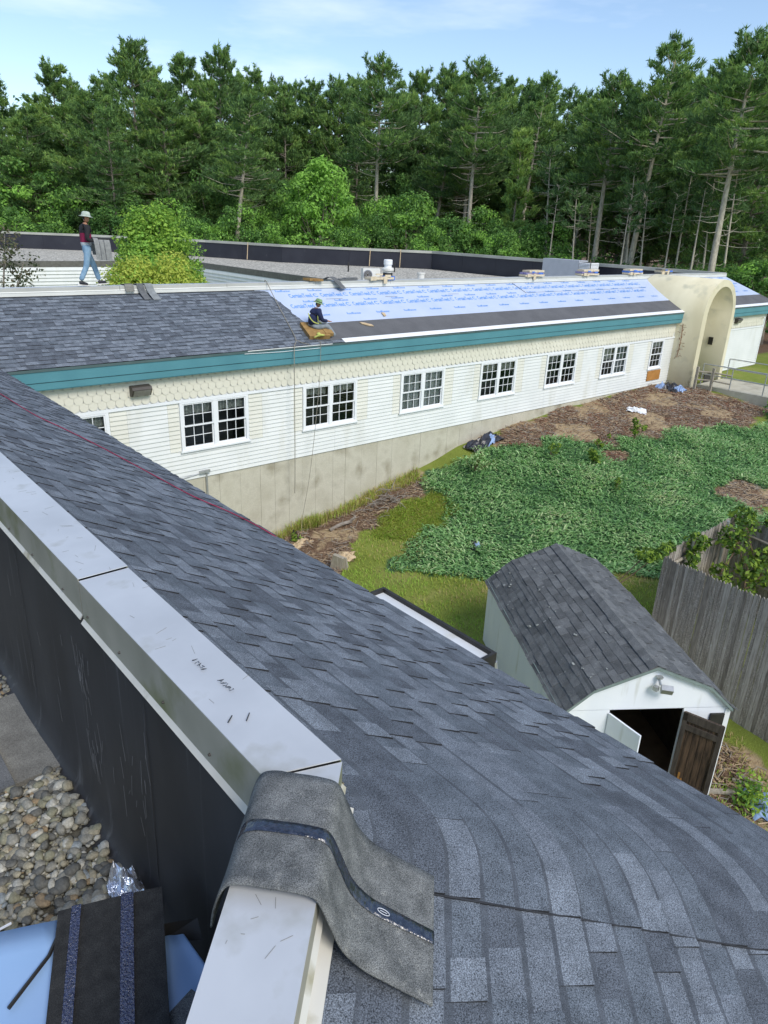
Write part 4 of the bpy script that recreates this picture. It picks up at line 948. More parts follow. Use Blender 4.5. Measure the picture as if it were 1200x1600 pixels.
fence('picket_fence', 'short grey picket fence at the far corner of the pen', (16.35, 6.0), (15.7, 3.0), -4.3, -6.9, .075, 1, (1.4,))

# ------------------------------------------------------------------ lean-to with white roof under the eave
pr_ = thing('lean_to', 'flat white roof with black edging below the near eave', 'lean-to', (5.2, 6.5, -6.7))
PX0, PX1, PY0, PY1, PZ = 3.35, 6.93, 5.38, 7.74, -4.0
M = MB(); M.obox((PX0,PY0,PZ-.05), (PX1-PX0,0,0), (0,PY1-PY0,0), (0,0,.05)); M.build('roof', mat('membrane_white', (.62,.65,.68), (.74,.76,.78), vs=1.6, rough=.45, spot=(.55,.54,.47), spot_s=2), pr_)
M = MB(); M.box(PX1, PX1+.05, PY0-.05, PY1+.05, PZ-.2, PZ+.07); M.box(PX0, PX1, PY0-.05, PY0, PZ-.2, PZ+.07); M.box(PX0, PX1, PY1, PY1+.05, PZ-.2, PZ+.07); M.build('edge_trim', M_black, pr_)
M = MB(); M.box(PX0, PX1-.15, PY0+.1, PY1-.1, -7.2, PZ-.06); M.build('wall', M_white, pr_)
M = MB(); M.tube([(PX1+.06,PY0-.02,PZ-.1),(PX1+.10,PY0-.06,PZ-.5),(PX1+.10,PY0-.06,-6.6)], .04, 8); M.build('downspout', M_galv, pr_)

# ------------------------------------------------------------------ things on the roofs
def bent_strip(name, mats, frames, width_vec, th, nw=6, sag=0.0):
    """a flexible strip: frames = centre points along its length, width along width_vec"""
    W = Vector(width_vec); G = []
    for p in frames: G.append([Vector(p)+W*(k/nw-.5)+Vector((0,0,sag*math.cos((k/nw-.5)*math.pi))) for k in range(nw+1)])
    M = MB(); M.sheet(G, th); return M
def smooth_path(P, n=8):
    P = [Vector(p) for p in P]; out = []
    for i in range(len(P)-1):
        p0, p1, p2, p3 = P[max(i-1,0)], P[i], P[i+1], P[min(i+2,len(P)-1)]
        for k in range(n):
            t = k/n; out.append(.5*((2*p1)+(p2-p0)*t+(2*p0-5*p1+4*p2-p3)*t*t+(3*p1-p0-3*p2+p3)*t**3))
    return out+[P[-1]]
# the shingle strip draped over the near coping
kk = Vector((1.04, 1.36, 0))   # centre of the cap below the corner
ax_ = -dB
prof = [(-.165,-.150),(-.152,-.075),(-.122,.004),(-.08,.032),(0,.036),(.075,.035),(.128,.020),(.162,-.055),(.197,-.145),(.25,-.208),(.32,-.250),(.385,-.283),(.445,-.312)]
cen = Vector((.83, 1.305, 0))
path = smooth_path([cen+nB*n_+Vector((0,0,z)) for n_, z in prof], 5)
nP = len(path); G = []
for i, p in enumerate(path):
    t = i/(nP-1); row = []
    for k in range(13):
        w = (k/12-.5)*.41; tw = -.04*(t-.4)
        wrinkle = .004*math.sin(9*t+3*w*10)+(.015*max(0, abs(k/12-.5)-.35)*(1 if t < .3 else 0))
        row.append(p+ax_*(w+tw)+Vector((0,0,wrinkle)))
    G.append(row)
M = MB(); M.sheet(G, .006); ds = M.build('shingle_strip', M_felt, smooth=True)
tag(ds, 'grey shingle strip draped over the metal coping with a shiny sealant line', 'shingle strip')
M = MB(); M.sheet([[r_[6]*.6+r_[5]*.4+(r_[7]-r_[5])*(-.30+.66*j/3)+Vector((.0,0,.0035))+ (nB*.0015) for j in range(4)] for r_ in G], .001); M.build('sealant_line', M_seal, ds, smooth=True)
M = MB(); g_ = G[int(nP*.80)]; c = g_[6]*.6+g_[5]*.4+Vector((0,0,.0055))+nB*.003; tdir = (G[int(nP*.80)+1][6]-G[int(nP*.80)-1][6]).normalized()
pts = [c+tdir*(.020*math.cos(a))+ax_*(.008*math.sin(a)) for a in np.linspace(0, 2*math.pi, 15)]; M.tube(pts, .0012, 4, caps=False); M.tube([c-tdir*.012, c+tdir*.012], .001, 4); M.build('printed_mark', M_print, ds)
# film-wrapped bundles, black strip, foil at lower left
pile = thing('shingle_pile', 'stack of shingle bundles covered in pale blue film at the parapet foot', 'shingle pile', (.4, 1.7, -1.66))
M = MB()
for k in range(3): M.rbox((.30+.02*k, 1.62+.015*k, -1.60+.11*k+.0), (.98-.04*k, 1.0, .105), .0, 0)
for k in range(3): M.rbox((.30-.02*k, 1.62-.015*k, -1.27+.09*k), (.98-.04*k, 1.0, .085), .03*k, 0)
M.build('bundle', M_black, pile)
def film(P, name, parent, amp=.006):
    (a, b, c, d) = [Vector(p) for p in P]; G = []
    for i in range(15):
        G.append([])
        for j in range(11):
            u, v = i/14, j/10; p = (a*(1-u)+b*u)*(1-v)+(d*(1-u)+c*u)*v; p.z += amp*math.sin(3*u+5*v)+amp*.5*math.sin(8*u-3*v); G[-1].append(p)
    M = MB(); M.sheet(G, .002); return M.build(name, M_blue, parent, smooth=True)
film([(-.35,2.66,-1.0),(.405,2.315,-1.0),(.25,1.2,-1.0),(-.7,1.4,-1.0)], 'blue_film_sheet', pile)
film([(.70,1.985,-1.0),(.765,1.945,-1.0),(.80,1.30,-1.0),(.40,1.30,-1.0)], 'blue_film_sheet', pile)
M = MB(); M.tube([(.405,2.26,-.985),(.33,2.17,-.983),(.16,2.06,-.985)], .008, 5); M.build('black_band', M_black, pile)
M = MB(); M.box(.16,.26,2.40,2.405,-.988,-.98); M.build('tape_mark', M_print, pile)
M = MB(); M.add([(.70,2.02,-1.06),(.83,1.92,-1.06),(.84,1.98,-1.0),(.70,2.05,-1.0)], [(0,1,2,3)]); M.build('wrapper_fold', M_black, pile)
b0, b1, b2, b3 = Vector((.415,2.325,-.965)), Vector((.775,2.155,-.94)), Vector((.45,1.35,-.955)), Vector((.05,1.45,-.965))
G = [[(b0*(1-u)+b1*u)*(1-v)+(b3*(1-u)+b2*u)*v+Vector((0,0,.006*math.sin(4*v)+.004*math.sin(3*u))) for v in np.linspace(0,1,13)] for u in np.linspace(0,1,7)]
M = MB(); M.sheet(G, .006); bs_ = M.build('shingle_strip', M_strip); tag(bs_, 'black shingle strip with two glinting sealant lines lying on blue film', 'shingle strip')
for u0, u1 in ((.13, .22), (.60, .72)):
    G2 = [[(b0*(1-u)+b1*u)*(1-v)+(b3*(1-u)+b2*u)*v+Vector((0,0,.0085+.006*math.sin(4*v)+.004*math.sin(3*u))) for v in np.linspace(0,1,40)] for u in np.linspace(u0,u1,4)]
    M = MB(); M.sheet(G2, .002); M.build('sealant_line', M_stripseal, bs_)
M = MB(); M.prism([(0,0),(.16,.04),(.12,.16),(-.02,.12)], (.565,1.56,-.99), (1,0,0), (0,1,0), (0,0,.006)); o = M.build('shingle_scrap', M_felt); tag(o, 'torn brown-grey shingle scrap on blue film beside the coping', 'shingle scrap')
G = []
for i in range(17):
    G.append([])
    for j in range(17):
        u, v = i/16, j/16; x = .70+.19*u+.05*v*(1-u); y = 2.56+.33*v-.02*u; cr_ = .03*math.sin(9*u+4*v)+.022*math.sin(17*v-9*u)+random.uniform(-.012,.012)
        G[-1].append((x, y, -1.50+.12*math.sin(math.pi*u)*.5+cr_-.06*v))
M = MB(); M.sheet(G, .001); o = M.build('foil_wrapper', M_foil); tag(o, 'crumpled shiny foil wrapper on the stones by the black parapet', 'wrapper')
M = MB(); G = [[(.47+.012*j+.02*i*.3, 2.68+.02*i, -1.585+.012*math.sin(i)+.008*j*(2-j)) for j in range(3)] for i in range(6)]; M.sheet(G, .003); o = M.build('dead_leaf', mat('leaf_brown', (.30,.14,.08), rough=.9)); tag(o, 'curled reddish brown leaf lying on the roof stones', 'leaf')
# red rope along the near roof
rp = [(2.30,11.9),(2.44,11.06),(2.51,9.84),(2.70,9.21),(2.89,8.45),(3.06,7.38),(3.17,6.69),(3.39,6.27),(3.49,5.78),(3.60,5.55)]
pts = [S_near(x-1.13, y-(K.y-(x-1.13)*T225), .024) for x, y in rp[:-1]]; pts.append(pts[-1]+Vector((.13,-.25,-.12))); 
M = MB(); M.tube(smooth_path(pts, 6), .0062, 6); o = M.build('red_rope', M_red); tag(o, 'red rope lying across the foreground shingle roof', 'rope')
# ropes over the far eave
M = MB(); M.tube(smooth_path([(11.3,18.25,.02),(11.21,18.0,.02),(11.1,17.3,-.49),(10.84,16.3,-.98),(10.66,15.75,-1.24),(10.44,15.50,-1.40),(10.41,15.46,-2.2),(10.39,15.44,-4.6),(10.36,15.42,-5.35)], 5), .011, 6); o = M.build('safety_rope', M_rope); tag(o, 'grey safety rope running down the shingles and hanging to the concrete', 'rope')
M = MB(); M.tube(smooth_path([(10.66,15.77,-1.235),(10.8,15.62,-1.31),(10.95,15.55,-1.345)],4), .009, 5); M.build('rope_tail', M_rope, o)
M = MB(); M.tube(smooth_path([(11.35,16.0,-1.14),(11.33,15.62,-1.33),(11.28,15.50,-1.40),(11.2,15.46,-2.5),(10.9,15.44,-4.8),(10.62,15.46,-6.3),(10.6,15.3,-6.62)], 5), .007, 6); o = M.build('safety_rope', M_rope); tag(o, 'thin second rope hanging from under the sitting roofer to the grass', 'rope')
# strips hung over the far coping
def hung(x, w, drop, label, lean=0.0, m_=M_pad):
    P = [(x-lean*.2, YW+.24, -.05),(x, YW+.18, .03),(x, YW, .035),(x, YW-.05, .0),(x+lean*.4, YW-.09, -.13)]
    if drop > .22: P += [(x+lean, YW-(drop-.03), ZT-SL*(drop-.03)+.04)]
    M = bent_strip('s', None, smooth_path(P, 4), (w,0,0), .006, 3); o = M.build('shingle_strip', m_); tag(o, label, 'shingle strip', 'shingle strips hung over the far coping'); return o
hung(7.24, .22, .1, 'leftmost short tan-grey strip hung over the far coping'); hung(7.52, .17, .34, 'dark grey strip hung over the far coping beside a paler one', .06, M_pad2); hung(7.74, .20, .36, 'pale grey strip hung over the far coping, right one of a pair', .08, mat('strip_pale', (.22,.235,.24), rough=.95))
P = [(13.30, YW+.15, .05),(13.45, YW+.02, .13),(13.6, YW-.05, .06),(13.72, YW-.12, -.08),(13.80, YW-.22, -.20)]
M = bent_strip('s', None, smooth_path(P,4), (.27,.12,0), .006, 3); o = M.build('shingle_strip', M_pad2); tag(o, 'grey strip curling over the coping above the sitting roofer', 'shingle strip')
M = MB(); M.rbox((12.87, YW+.10, .055), (.52,.3,.07), .15, 0, 0, .06); M.rbox((12.95, YW-.02, .045), (.3,.2,.05), -.2); o = M.build('foam_pad', M_foam); tag(o, 'yellow-brown foam pad lying on the far coping', 'pad')
M = MB(); M.rbox((14.15, YW+.12, .04), (.75,.18,.05), .05); M.rbox((14.3, YW+.13, .075), (.5,.15,.02), .08); o = M.build('dark_plank', M_pad2); tag(o, 'dark strip of roofing lying along the far coping', 'strip')
def bundle(x, w, label, col, n=3):
    t = thing('shingle_bundle', label, 'shingle bundle', (x, YW+.1, .015), 'shingle bundles set along the far coping')
    for k in range(n):
        M = MB(); M.rbox((random.uniform(-.06,.06), random.uniform(-.02,.02), .045+.075*k), (w-.1*k*random.random(), .34, .07), random.uniform(-.06,.06)); M.build('wrapped_bundle', col[k%len(col)], t, local=True)
    M = MB(); M.rbox((w*.28, -.18, .12), (.22,.025,.07), -.1); M.rbox((-w*.1, -.175, .17), (.3,.03,.05), .1); M.build('torn_wrapper', M_wrapb if n > 1 else M_card, t, local=True)
    M = MB(); M.rbox((w*random.uniform(-.2,.25),-.19,.03 if x > 24 else 0),(.14,.02,.10 if x > 24 else .22),.05); M.rbox((-w*.35,-.18,.05),(.25,.03,.12),.1); M.build('torn_paper', M_card, t, local=True)
bundle(15.4, .95, 'flat opened bundle beside the vent with a blue wrapper end', [M_card, mat('wrapper_brown', (.22,.14,.09), rough=.8)], 1)
bundle(23.2, 1.1, 'leftmost stacked shingle bundle with cream and red wrapper on the coping', [M_card, M_wrapp, M_card])
bundle(26.9, 1.2, 'stacked shingle bundle in front of the grey rooftop unit', [M_card, M_wrapp, M_card])
bundle(30.4, 1.2, 'shingle bundle with the bluest wrapper left of the arch', [M_card, M_wrapb, M_card])
bundle(33.1, 1.1, 'grey shingle bundle nearest the top of the arch', [M_pad, M_card])
M = MB(); M.rbox((15.85, YW+.1, .06), (.28,.3,.12), .1); o = M.build('wrapper', M_wrapb); tag(o, 'bright blue wrapper bunched at the end of the flat bundle', 'wrapper')
M = MB(); M.prism([(0,0),(.16,-.05),(.34,-.16),(.36,-.24),(.2,-.2),(.02,-.08)], S_far(1.70,13.22,.02), (1,0,0), (0,.9,.43), (0,-.01,.02)); o = M.build('scrap', M_paper); tag(o, 'larger tan scrap lying on the grey strip right of the roofer', 'scrap')
M = MB(); M.prism([(0,0),(.10,.02),(.14,.16),(.04,.20)], S_far(1.5,14.32,.02), (1,0,0), (0,.9,.43), (0,-.01,.02)); o = M.build('scrap', M_paper); tag(o, 'small tan scrap at the lower edge of the blue-printed film', 'scrap')
# rooftop equipment
t = thing('condenser_unit', 'white boxy condenser unit with round fan on the gravel roof', 'air conditioner', (25.6, 30.7, GZ))
M = MB(); M.rbox((0,0,.42), (.95,.36,.66), rad(-22)); M.build('case', M_unit, t, local=True)
M = MB(); Rm = Matrix.Rotation(rad(-22),3,'Z')
c = Rm@Vector((-.22,-.195,.42)); ring_ = [c+Rm@Vector((.25*math.cos(a),0,.25*math.sin(a))) for a in np.linspace(0,2*math.pi,19)]; M.tube(ring_, .02, 5, caps=False)
for r_ in (.08,.14,.2): M.tube([c+Rm@Vector((r_*math.cos(a),0,r_*math.sin(a))) for a in np.linspace(0,2*math.pi,15)], .008, 4, caps=False)
M.build('fan_grille', M_hvac, t, local=True); M = MB(); M.prism([(.235*math.cos(a),.235*math.sin(a)) for a in np.linspace(0,2*math.pi,17)[:-1]], c+Rm@Vector((0,.006,0)), Rm@Vector((1,0,0)), (0,0,1), Rm@Vector((0,.005,0))); M.build('fan', M_bronze, t, local=True)
M = MB(); M.rbox((-.3,0,.05),(.08,.5,.1),rad(-22)); M.rbox((.3,0,.05),(.08,.5,.1),rad(-22)); M.build('foot', M_black, t, local=True)
t = thing('roof_vent', 'tall white roof vent with a dark band and cap', 'vent', (27.6, 31.6, GZ)); t.scale = (.74,.74,.86)
M = MB(); M.lathe([(.42,0),(.40,.12),(.36,.25)], (0,0,0), 20); M.build('base', M_unit, t, local=True)
M = MB(); M.lathe([(.36,.25),(.37,.52)], (0,0,0), 20); M.build('band', M_black, t, local=True)
M = MB(); M.lathe([(.34,.52),(.34,.62),(.46,.66),(.46,.78),(.34,.84)], (0,0,0), 20); M.build('collar', M_unit, t, local=True)
M = MB(); M.lathe([(.28,.84),(.28,1.0),(.33,1.02),(.33,1.28),(.29,1.33)], (0,0,0), 20); M.build('cap', M_trim, t, local=True)
t = thing('roof_vent', 'short white roof vent near the far coping', 'vent', (29.8, 31.2, GZ)); M = MB(); M.lathe([(.36,0),(.34,.03),(.2,.06),(.2,.36),(.23,.37),(.23,.46)], (0,0,0), 16); M.build('pipe', M_unit, t, local=True)
for x, y in ((30.2, 38.5), (33.6, 37.8)):
    M = MB(); M.lathe([(.05,0),(.05,.55),(.04,.58)], (x,y,GZ), 8); o = M.build('roof_pipe', M_black); tag(o, 'black stub pipe on the gravel roof, %s of two' % ('left' if x < 32 else 'right'), 'pipe')
t = thing('rooftop_unit', 'big pale grey rooftop air handler with louvred end', 'air handler', (38.0, 27.2, GZ)) 
M = MB(); M.rbox((-.1,0,.72), (.9,2.6,1.4), 0); M.build('case', M_hvac, t, local=True)
M = MB(); M.rbox((-.1,-1.7,.70), (.8,.78,1.3), 0); M.build('end_box', M_bronze, t, local=True)
for k in range(17):
    M = MB(); M.obox((-.53,-2.08,.12+.074*k), (0,.74,0), (-.03,0,-.03), (0,0,.022)); M.obox((-.5,-2.10,.12+.074*k), (.78,0,0), (0,-.03,-.03), (0,0,.022)); M.build('louvre', M_trim, t, local=True)
M = MB()
for (x0,y0),(x1,y1) in (((.0,0),(.0,0)),): pass
for i, (x, y) in enumerate(((37.6,41.7),(36.0,43.3),(30.3,51.2))):
    M = MB(); M.tube([(x-.3, y-.3, GZ+.05),(x-.12,y-.15,-.2),(x,y,.02)], .03, 5); o = M.build('draped_hose', M_paper); tag(o, ('leftmost' if i == 2 else 'middle' if i == 1 else 'rightmost')+' tan hose hanging over the far black parapet', 'hose')
# ------------------------------------------------------------------ entrance walk, rails, steps, ladder
M = MB(); M.box(31.3, 33.9, 10.6, 14.62, -4.9, -4.40); structure(M.build('walkway', M_conc), 'concrete landing in front of the arch')
for k in range(4):
    M = MB(); M.box(31.3, 33.9, 10.6-.32*(k+1), 10.6-.32*k-.002, -5.4, -4.52-.15*k); o = M.build('step', M_conc); structure(o)
def rail(label, x, posts):
    t = thing('handrail', label, 'handrail', (x, 12.5, -4.4), 'galvanised handrails at the entrance walk')
    zs = lambda y: -4.40 if y > 10.4 else -4.40-(10.4-y)*.46
    for i, y in enumerate(posts):
        M = MB(); M.tube([(x,y,zs(y)-.2),(x,y,zs(y)+.92)], .026, 8); M.build('post', M_galv, t)
    for h in (.92, .48):
        M = MB(); M.tube([(x,posts[0],-4.4+h)]+[(x,10.5,-4.4+h),(x,posts[-1],zs(posts[-1])+h)], .024, 8); M.build('rail', M_galv, t)
rail('nearer galvanised handrail along the entrance walk', 31.36, (14.5, 13.2, 11.8, 10.5, 9.0)); rail('farther galvanised handrail along the entrance walk', 33.84, (14.5, 12.4, 10.5, 9.0))
t = thing('barrier', 'weathered wooden barrier posts at the foot of the arch', 'barrier', (30.9, 14.2, -4.5))
for (x,y) in ((30.75,14.45),(31.1,13.9)): M = MB(); M.box(x-.05,x+.05,y-.05,y+.05,-4.8,-3.55); M.build('post', M_lumber, t)
for z in (-3.75,-4.1): M = MB(); M.tube([(30.75,14.45,z),(31.1,13.9,z),(31.3,13.2,z-.05)], .035, 6); M.build('rail', M_lumber, t)
M = MB(); M.box(31.9, 32.5, 14.63, 14.66, -4.42, -4.02); o = M.build('floor_grille', M_black); tag(o, 'small black grille at the threshold of the arch', 'grille')
t = thing('ladder', 'aluminium extension ladder leaning at the far wall corner', 'ladder', (40.5, 15.3, -4.6))
lx0, lx1 = 40.35, 40.80; f0, f1 = Vector((0,14.9,-4.7)), Vector((0,15.45,-.7))
for x in (lx0, lx1): M = MB(); M.obox((x-.02,f0.y,f0.z), (.04,0,0), (0,.06,0), (0,f1.y-f0.y,f1.z-f0.z)); M.build('stile', M_galv, t)
for k in range(13): p = f0.lerp(f1, (k+.6)/13.5); M = MB(); M.tube([(lx0+.02,p.y+.03,p.z),(lx1-.02,p.y+.03,p.z)], .02, 6); M.build('rung', M_galv, t)

# ------------------------------------------------------------------ people
def skin_mesh(name, verts, edges, radii, mats, parent=None, sub=2, root=0, face_mat=None):
    me = bpy.data.meshes.new(name); me.from_pydata([tuple(v) for v in verts], edges, [])
    for m_ in (mats if isinstance(mats, list) else [mats]): me.materials.append(m_)
    ob = bpy.data.objects.new(name, me); COL.objects.link(ob)
    sk = ob.modifiers.new('skin', 'SKIN'); 
    if not me.skin_vertices: 
        me.attributes
    sv = me.skin_vertices[0].data if me.skin_vertices else None
    if sv is None: return ob
    for i, r_ in enumerate(radii): sv[i].radius = (r_, r_) if not isinstance(r_, tuple) else r_
    sv[root].use_root = True
    ss = ob.modifiers.new('sub', 'SUBSURF'); ss.levels = sub; ss.render_levels = sub
    dg = bpy.context.evaluated_depsgraph_get(); me2 = bpy.data.meshes.new_from_object(ob.evaluated_get(dg)); bpy.data.objects.remove(ob)
    me2.name = name
    for p in me2.polygons: p.use_smooth = True
    if face_mat:
        for p in me2.polygons: p.material_index = face_mat(p.center)
    o = bpy.data.objects.new(name, me2); COL.objects.link(o)
    if parent is not None: o.parent = parent
    return o
def hand_chain(w, d, side, up):
    """palm + 5 fingers: returns verts, edges, radii starting at wrist w, pointing along d"""
    d = d.normalized(); s_ = (side-d*side.dot(d)).normalized(); n_ = d.cross(s_)
    V_ = [w, w+d*.055]; E_ = [(0,1)]; R_ = [.026, .030]
    for k, (off, L) in enumerate(((-.026,.055),(-.009,.068),(.009,.064),(.026,.05))):
        b = len(V_); V_ += [w+d*.075+s_*off, w+d*(.075+L*.55)+s_*off*1.1+n_*.008, w+d*(.075+L)+s_*off*1.1+n_*.026]; E_ += [(1,b),(b,b+1),(b+1,b+2)]; R_ += [.010,.009,.008]
    b = len(V_); V_ += [w+d*.03-s_*.035, w+d*.065-s_*.05+n_*.012]; E_ += [(0,b),(b,b+1)]; R_ += [.011,.009]
    return V_, E_, R_
def merge(A, B, link_to):
    V1,E1,R1 = A; V2,E2,R2 = B; b = len(V1); return V1+V2, E1+[(i+b,j+b) for i,j in E2]+[(link_to,b)], R1+R2
def head(parent, c, facing, hat_mat, hat_band, r=.085):
    """skull with nose, ears, brow; bucket hat with brim; hair and beard. facing = unit vector"""
    f = facing.normalized(); s_ = Vector((0,0,1)).cross(f).normalized(); u = f.cross(s_)
    T = lambda a, b_, z: c+f*a+s_*b_+u*z
    v = [T(-.005,0,-.10), T(0,0,-.02), T(.0,0,.055), T(.05,0,-.055), T(.088,0,-.02), T(.0,.078,-.01), T(.0,-.078,-.01)]
    h = skin_mesh('head', v, [(0,1),(1,2),(1,3),(1,4),(1,5),(1,6)], [.048,.082,.07,.05,.014,.012,.012], M_skin, parent, 2, 1)
    M = MB()
    for b_ in (-.03,.03): M.lathe([(.007,-.004),(.009,0),(.006,.005)], T(.078,b_,.006), 6)
    M.build('eyes', M_hair, h, local=True); 
    skin_mesh('beard', [T(.062,0,-.062),T(.03,.045,-.05),T(.03,-.045,-.05)], [(0,1),(0,2)], [.024,.02,.02], M_hair, h, 1)
    skin_mesh('hair', [T(-.03,0,.0),T(-.045,0,-.05),T(-.02,.05,.01),T(-.02,-.05,.01)], [(0,1),(0,2),(0,3)], [.072,.045,.04,.04], M_hair, h, 1)
    M = MB(); R = Matrix((s_, f, u)).transposed(); prof = [(.165,.030),(.168,.036),(.108,.060),(.104,.075),(.096,.125),(.075,.150),(.02,.158)]
    M.lathe(prof, (0,0,0), 22); M.v = [tuple(c+R@Vector(q)) for q in M.v]; hat = M.build('bucket_hat', hat_mat, parent, smooth=True, local=True)
    M = MB(); M.lathe([(.109,.060),(.110,.078),(.106,.08)], (0,0,0), 22); M.v = [tuple(c+R@Vector(q)) for q in M.v]; M.build('hat_band', hat_band, hat, local=True)
def shoe(parent, ankle, d, m1=M_shoe):
    d = Vector((d.x, d.y, d.z)).normalized(); 
    o = skin_mesh('shoe', [ankle+Vector((0,0,-.03))-d*.05, ankle+Vector((0,0,-.035))+d*.03, ankle+Vector((0,0,-.05))+d*.12, ankle+Vector((0,0,-.055))+d*.18], [(0,1),(1,2),(2,3)], [.046,.05,.042,.032], m1, parent, 2)
    s_ = Vector((-d.y,d.x,0)).normalized(); M = MB(); M.obox(ankle+Vector((0,0,-.095))-d*.09-s_*.045, d*.30, s_*.09, (0,0,.022)); M.build('sole', M_sole, o, local=True)
V3 = Vector
# standing roofer walking along the far coping, facing +X, carrying a folded strip
t = thing('person', 'person in grey hat, maroon-black shirt and light jeans walking along the roof edge', 'person', (6.36, 18.11, .016))
HS = .945
hipL, hipR = V3((-.01,.09,.86)), V3((.01,-.09,.86)); 
body_v = [V3((0,0,.90)), V3((0,0,1.08)), V3((.01,0,1.28)), V3((.02,0,1.42)), V3((.035,0,1.50)),
          V3((.01,.09,.82)), V3((.17,.10,.47)), V3((.27,.10,.11)), V3((-.01,-.09,.82)), V3((-.09,-.10,.46)), V3((-.27,-.10,.12)),
          V3((.0,.19,1.36)), V3((-.01,.24,1.10)), V3((.20,.17,1.04)), V3((.0,-.19,1.36)), V3((-.05,-.25,1.10)), V3((.20,-.20,1.03))]
body_e = [(0,1),(1,2),(2,3),(3,4),(0,5),(5,6),(6,7),(0,8),(8,9),(9,10),(3,11),(11,12),(12,13),(3,14),(14,15),(15,16)]
br = [.085,.08,.085,.065,.045,.06,.042,.032,.06,.042,.032,.042,.034,.030,.042,.034,.030]
A = ([p.copy() for p in body_v], list(body_e), list(br))
A = merge(A, hand_chain(body_v[13]+V3((.03,0,0)), V3((1,.1,-.1)), V3((0,0,1)), None), 13); A = merge(A, hand_chain(body_v[16]+V3((.03,0,0)), V3((1,.1,-.1)), V3((0,0,1)), None), 16)
b_ = skin_mesh('body', *A, M_skin, t, 1)
sh = skin_mesh('shirt', [V3((0,0,.86))]+[body_v[i] for i in (1,2,3,11,12,13,14,15,16)], [(0,1),(1,2),(2,3),(3,4),(4,5),(5,6),(3,7),(7,8),(8,9)], [.145,.140,.155,.105,.072,.058,.048,.072,.058,.048], [M_blk, M_maroon, M_shirtg], t, 2, 0,
     lambda c: (1 if 1.03 < c.z < 1.24 and abs(c.y) < .17 else 2 if c.z <= 1.03 else 0))
tr = skin_mesh('jeans', [V3((0,0,1.0)),V3((0,0,.90))]+[body_v[i] for i in (5,6,7,8,9,10)], [(0,1),(1,2),(2,3),(3,4),(1,5),(5,6),(6,7)], [.12,.130,.10,.072,.064,.10,.072,.064], M_jean, t, 2)
head(t, V3((.06,0,1.585)), V3((1,.05,-.12)), M_hatg, M_hatg)
shoe(t, V3((.27,.10,.105)), V3((1,0,.05))); shoe(t, V3((-.27,-.10,.11)), V3((1,.0,-.12)))
for ch in t.children: pass
t.scale = (HS, HS, HS)
# the folded strip over his forearm (held, so a thing of its own)
P = smooth_path([(.30,-.34,.62),(.29,-.335,.90),(.29,-.27,1.10),(.30,-.10,1.135),(.33,.05,1.10),(.36,.11,.92),(.38,.12,.72)], 5)
o_ = Vector((6.36,18.11,.016)); M = bent_strip('s', None, [o_+Vector(p)*HS for p in P], (.38,.02,-.02), .008, 5); hs = M.build('shingle_strip', mat('strip_grey', (.20,.205,.20), (.28,.285,.275), vs=14, rough=.95, fine=.3, fs=200)); tag(hs, 'grey strip folded over the forearm of the walking roofer', 'shingle strip')
M = bent_strip('s', None, [o_+(Vector(p)+Vector((.10,.0,.015)))*HS for p in P[10:]], (.34,.02,0), .008, 4); M.build('inner_fold', M_strip, hs)
for k in (.3,.62): M = bent_strip('s', None, [o_+(Vector(p)+Vector((.36*(k-.5),-.006,.003)))*HS for p in P[:16]], (.02,0,0), .001, 1); M.build('sealant_line', M_pad2, hs)
# seated roofer on a foam cushion, facing right and down
q0 = S_far(1.95, 11.45, .0)
t = thing('person', 'person in green bucket hat and navy hoodie sitting on a cushion on the roof', 'person', tuple(q0))
pv = [V3((-.02,.02,.20)), V3((-.03,.03,.36)), V3((.0,.01,.53)), V3((.05,-.01,.66)), V3((.09,-.02,.73)),
      V3((.06,.10,.19)), V3((.42,.10,.27)), V3((.72,.02,-.06)), V3((.05,-.10,.17)), V3((.38,-.16,.20)), V3((.62,-.24,-.14)),
      V3((.06,.18,.60)), V3((.16,.21,.38)), V3((.38,.12,.34)), V3((.05,-.20,.60)), V3((.12,-.26,.37)), V3((.34,-.22,.34))]
A = ([p.copy() for p in pv], list(body_e), list(br)); A = merge(A, hand_chain(pv[13]+V3((.03,0,0)), V3((1,-.1,-.2)), V3((0,1,0)), None), 13); A = merge(A, hand_chain(pv[16]+V3((.03,0,0)), V3((1,.2,-.3)), V3((0,1,0)), None), 16)
skin_mesh('body', *A, M_skin, t, 1)
hd = skin_mesh('hoodie', [pv[i] for i in (0,1,2,3,11,12,13,14,15,16)]+[V3((.06,-.01,.72))], [(0,1),(1,2),(2,3),(3,4),(4,5),(5,6),(3,7),(7,8),(8,9),(3,10)], [.155,.155,.16,.11,.08,.066,.052,.08,.066,.052,.08], M_navy, t, 2)
skin_mesh('jeans', [V3((-.04,.02,.26)),V3((-.01,.01,.19))]+[pv[i] for i in (5,6,7,8,9,10)], [(0,1),(1,2),(2,3),(3,4),(1,5),(5,6),(6,7)], [.135,.135,.105,.085,.066,.105,.085,.066], M_jeang, t, 2)
head(t, V3((.13,-.03,.82)), V3((.85,-.45,-.3)), M_hatk, M_blk)
shoe(t, V3((.74,.01,-.07)), V3((.9,-.2,-.1)), M_shoer); shoe(t, V3((.64,-.25,-.16)), V3((.9,-.3,-.1)), M_shoer)
M = MB(); M.tube(smooth_path([(.10,-.13,.66),(.02,-.175,.52),(.04,-.165,.36),(.16,-.15,.27)],4), .018, 6); M.tube(smooth_path([(-.17,.05,.56),(-.185,-.05,.45),(-.12,-.15,.33),(.05,-.175,.27)],4), .016, 6); M.build('harness_strap', M_strap, t, local=True)
t.scale = (.90,.90,.90)
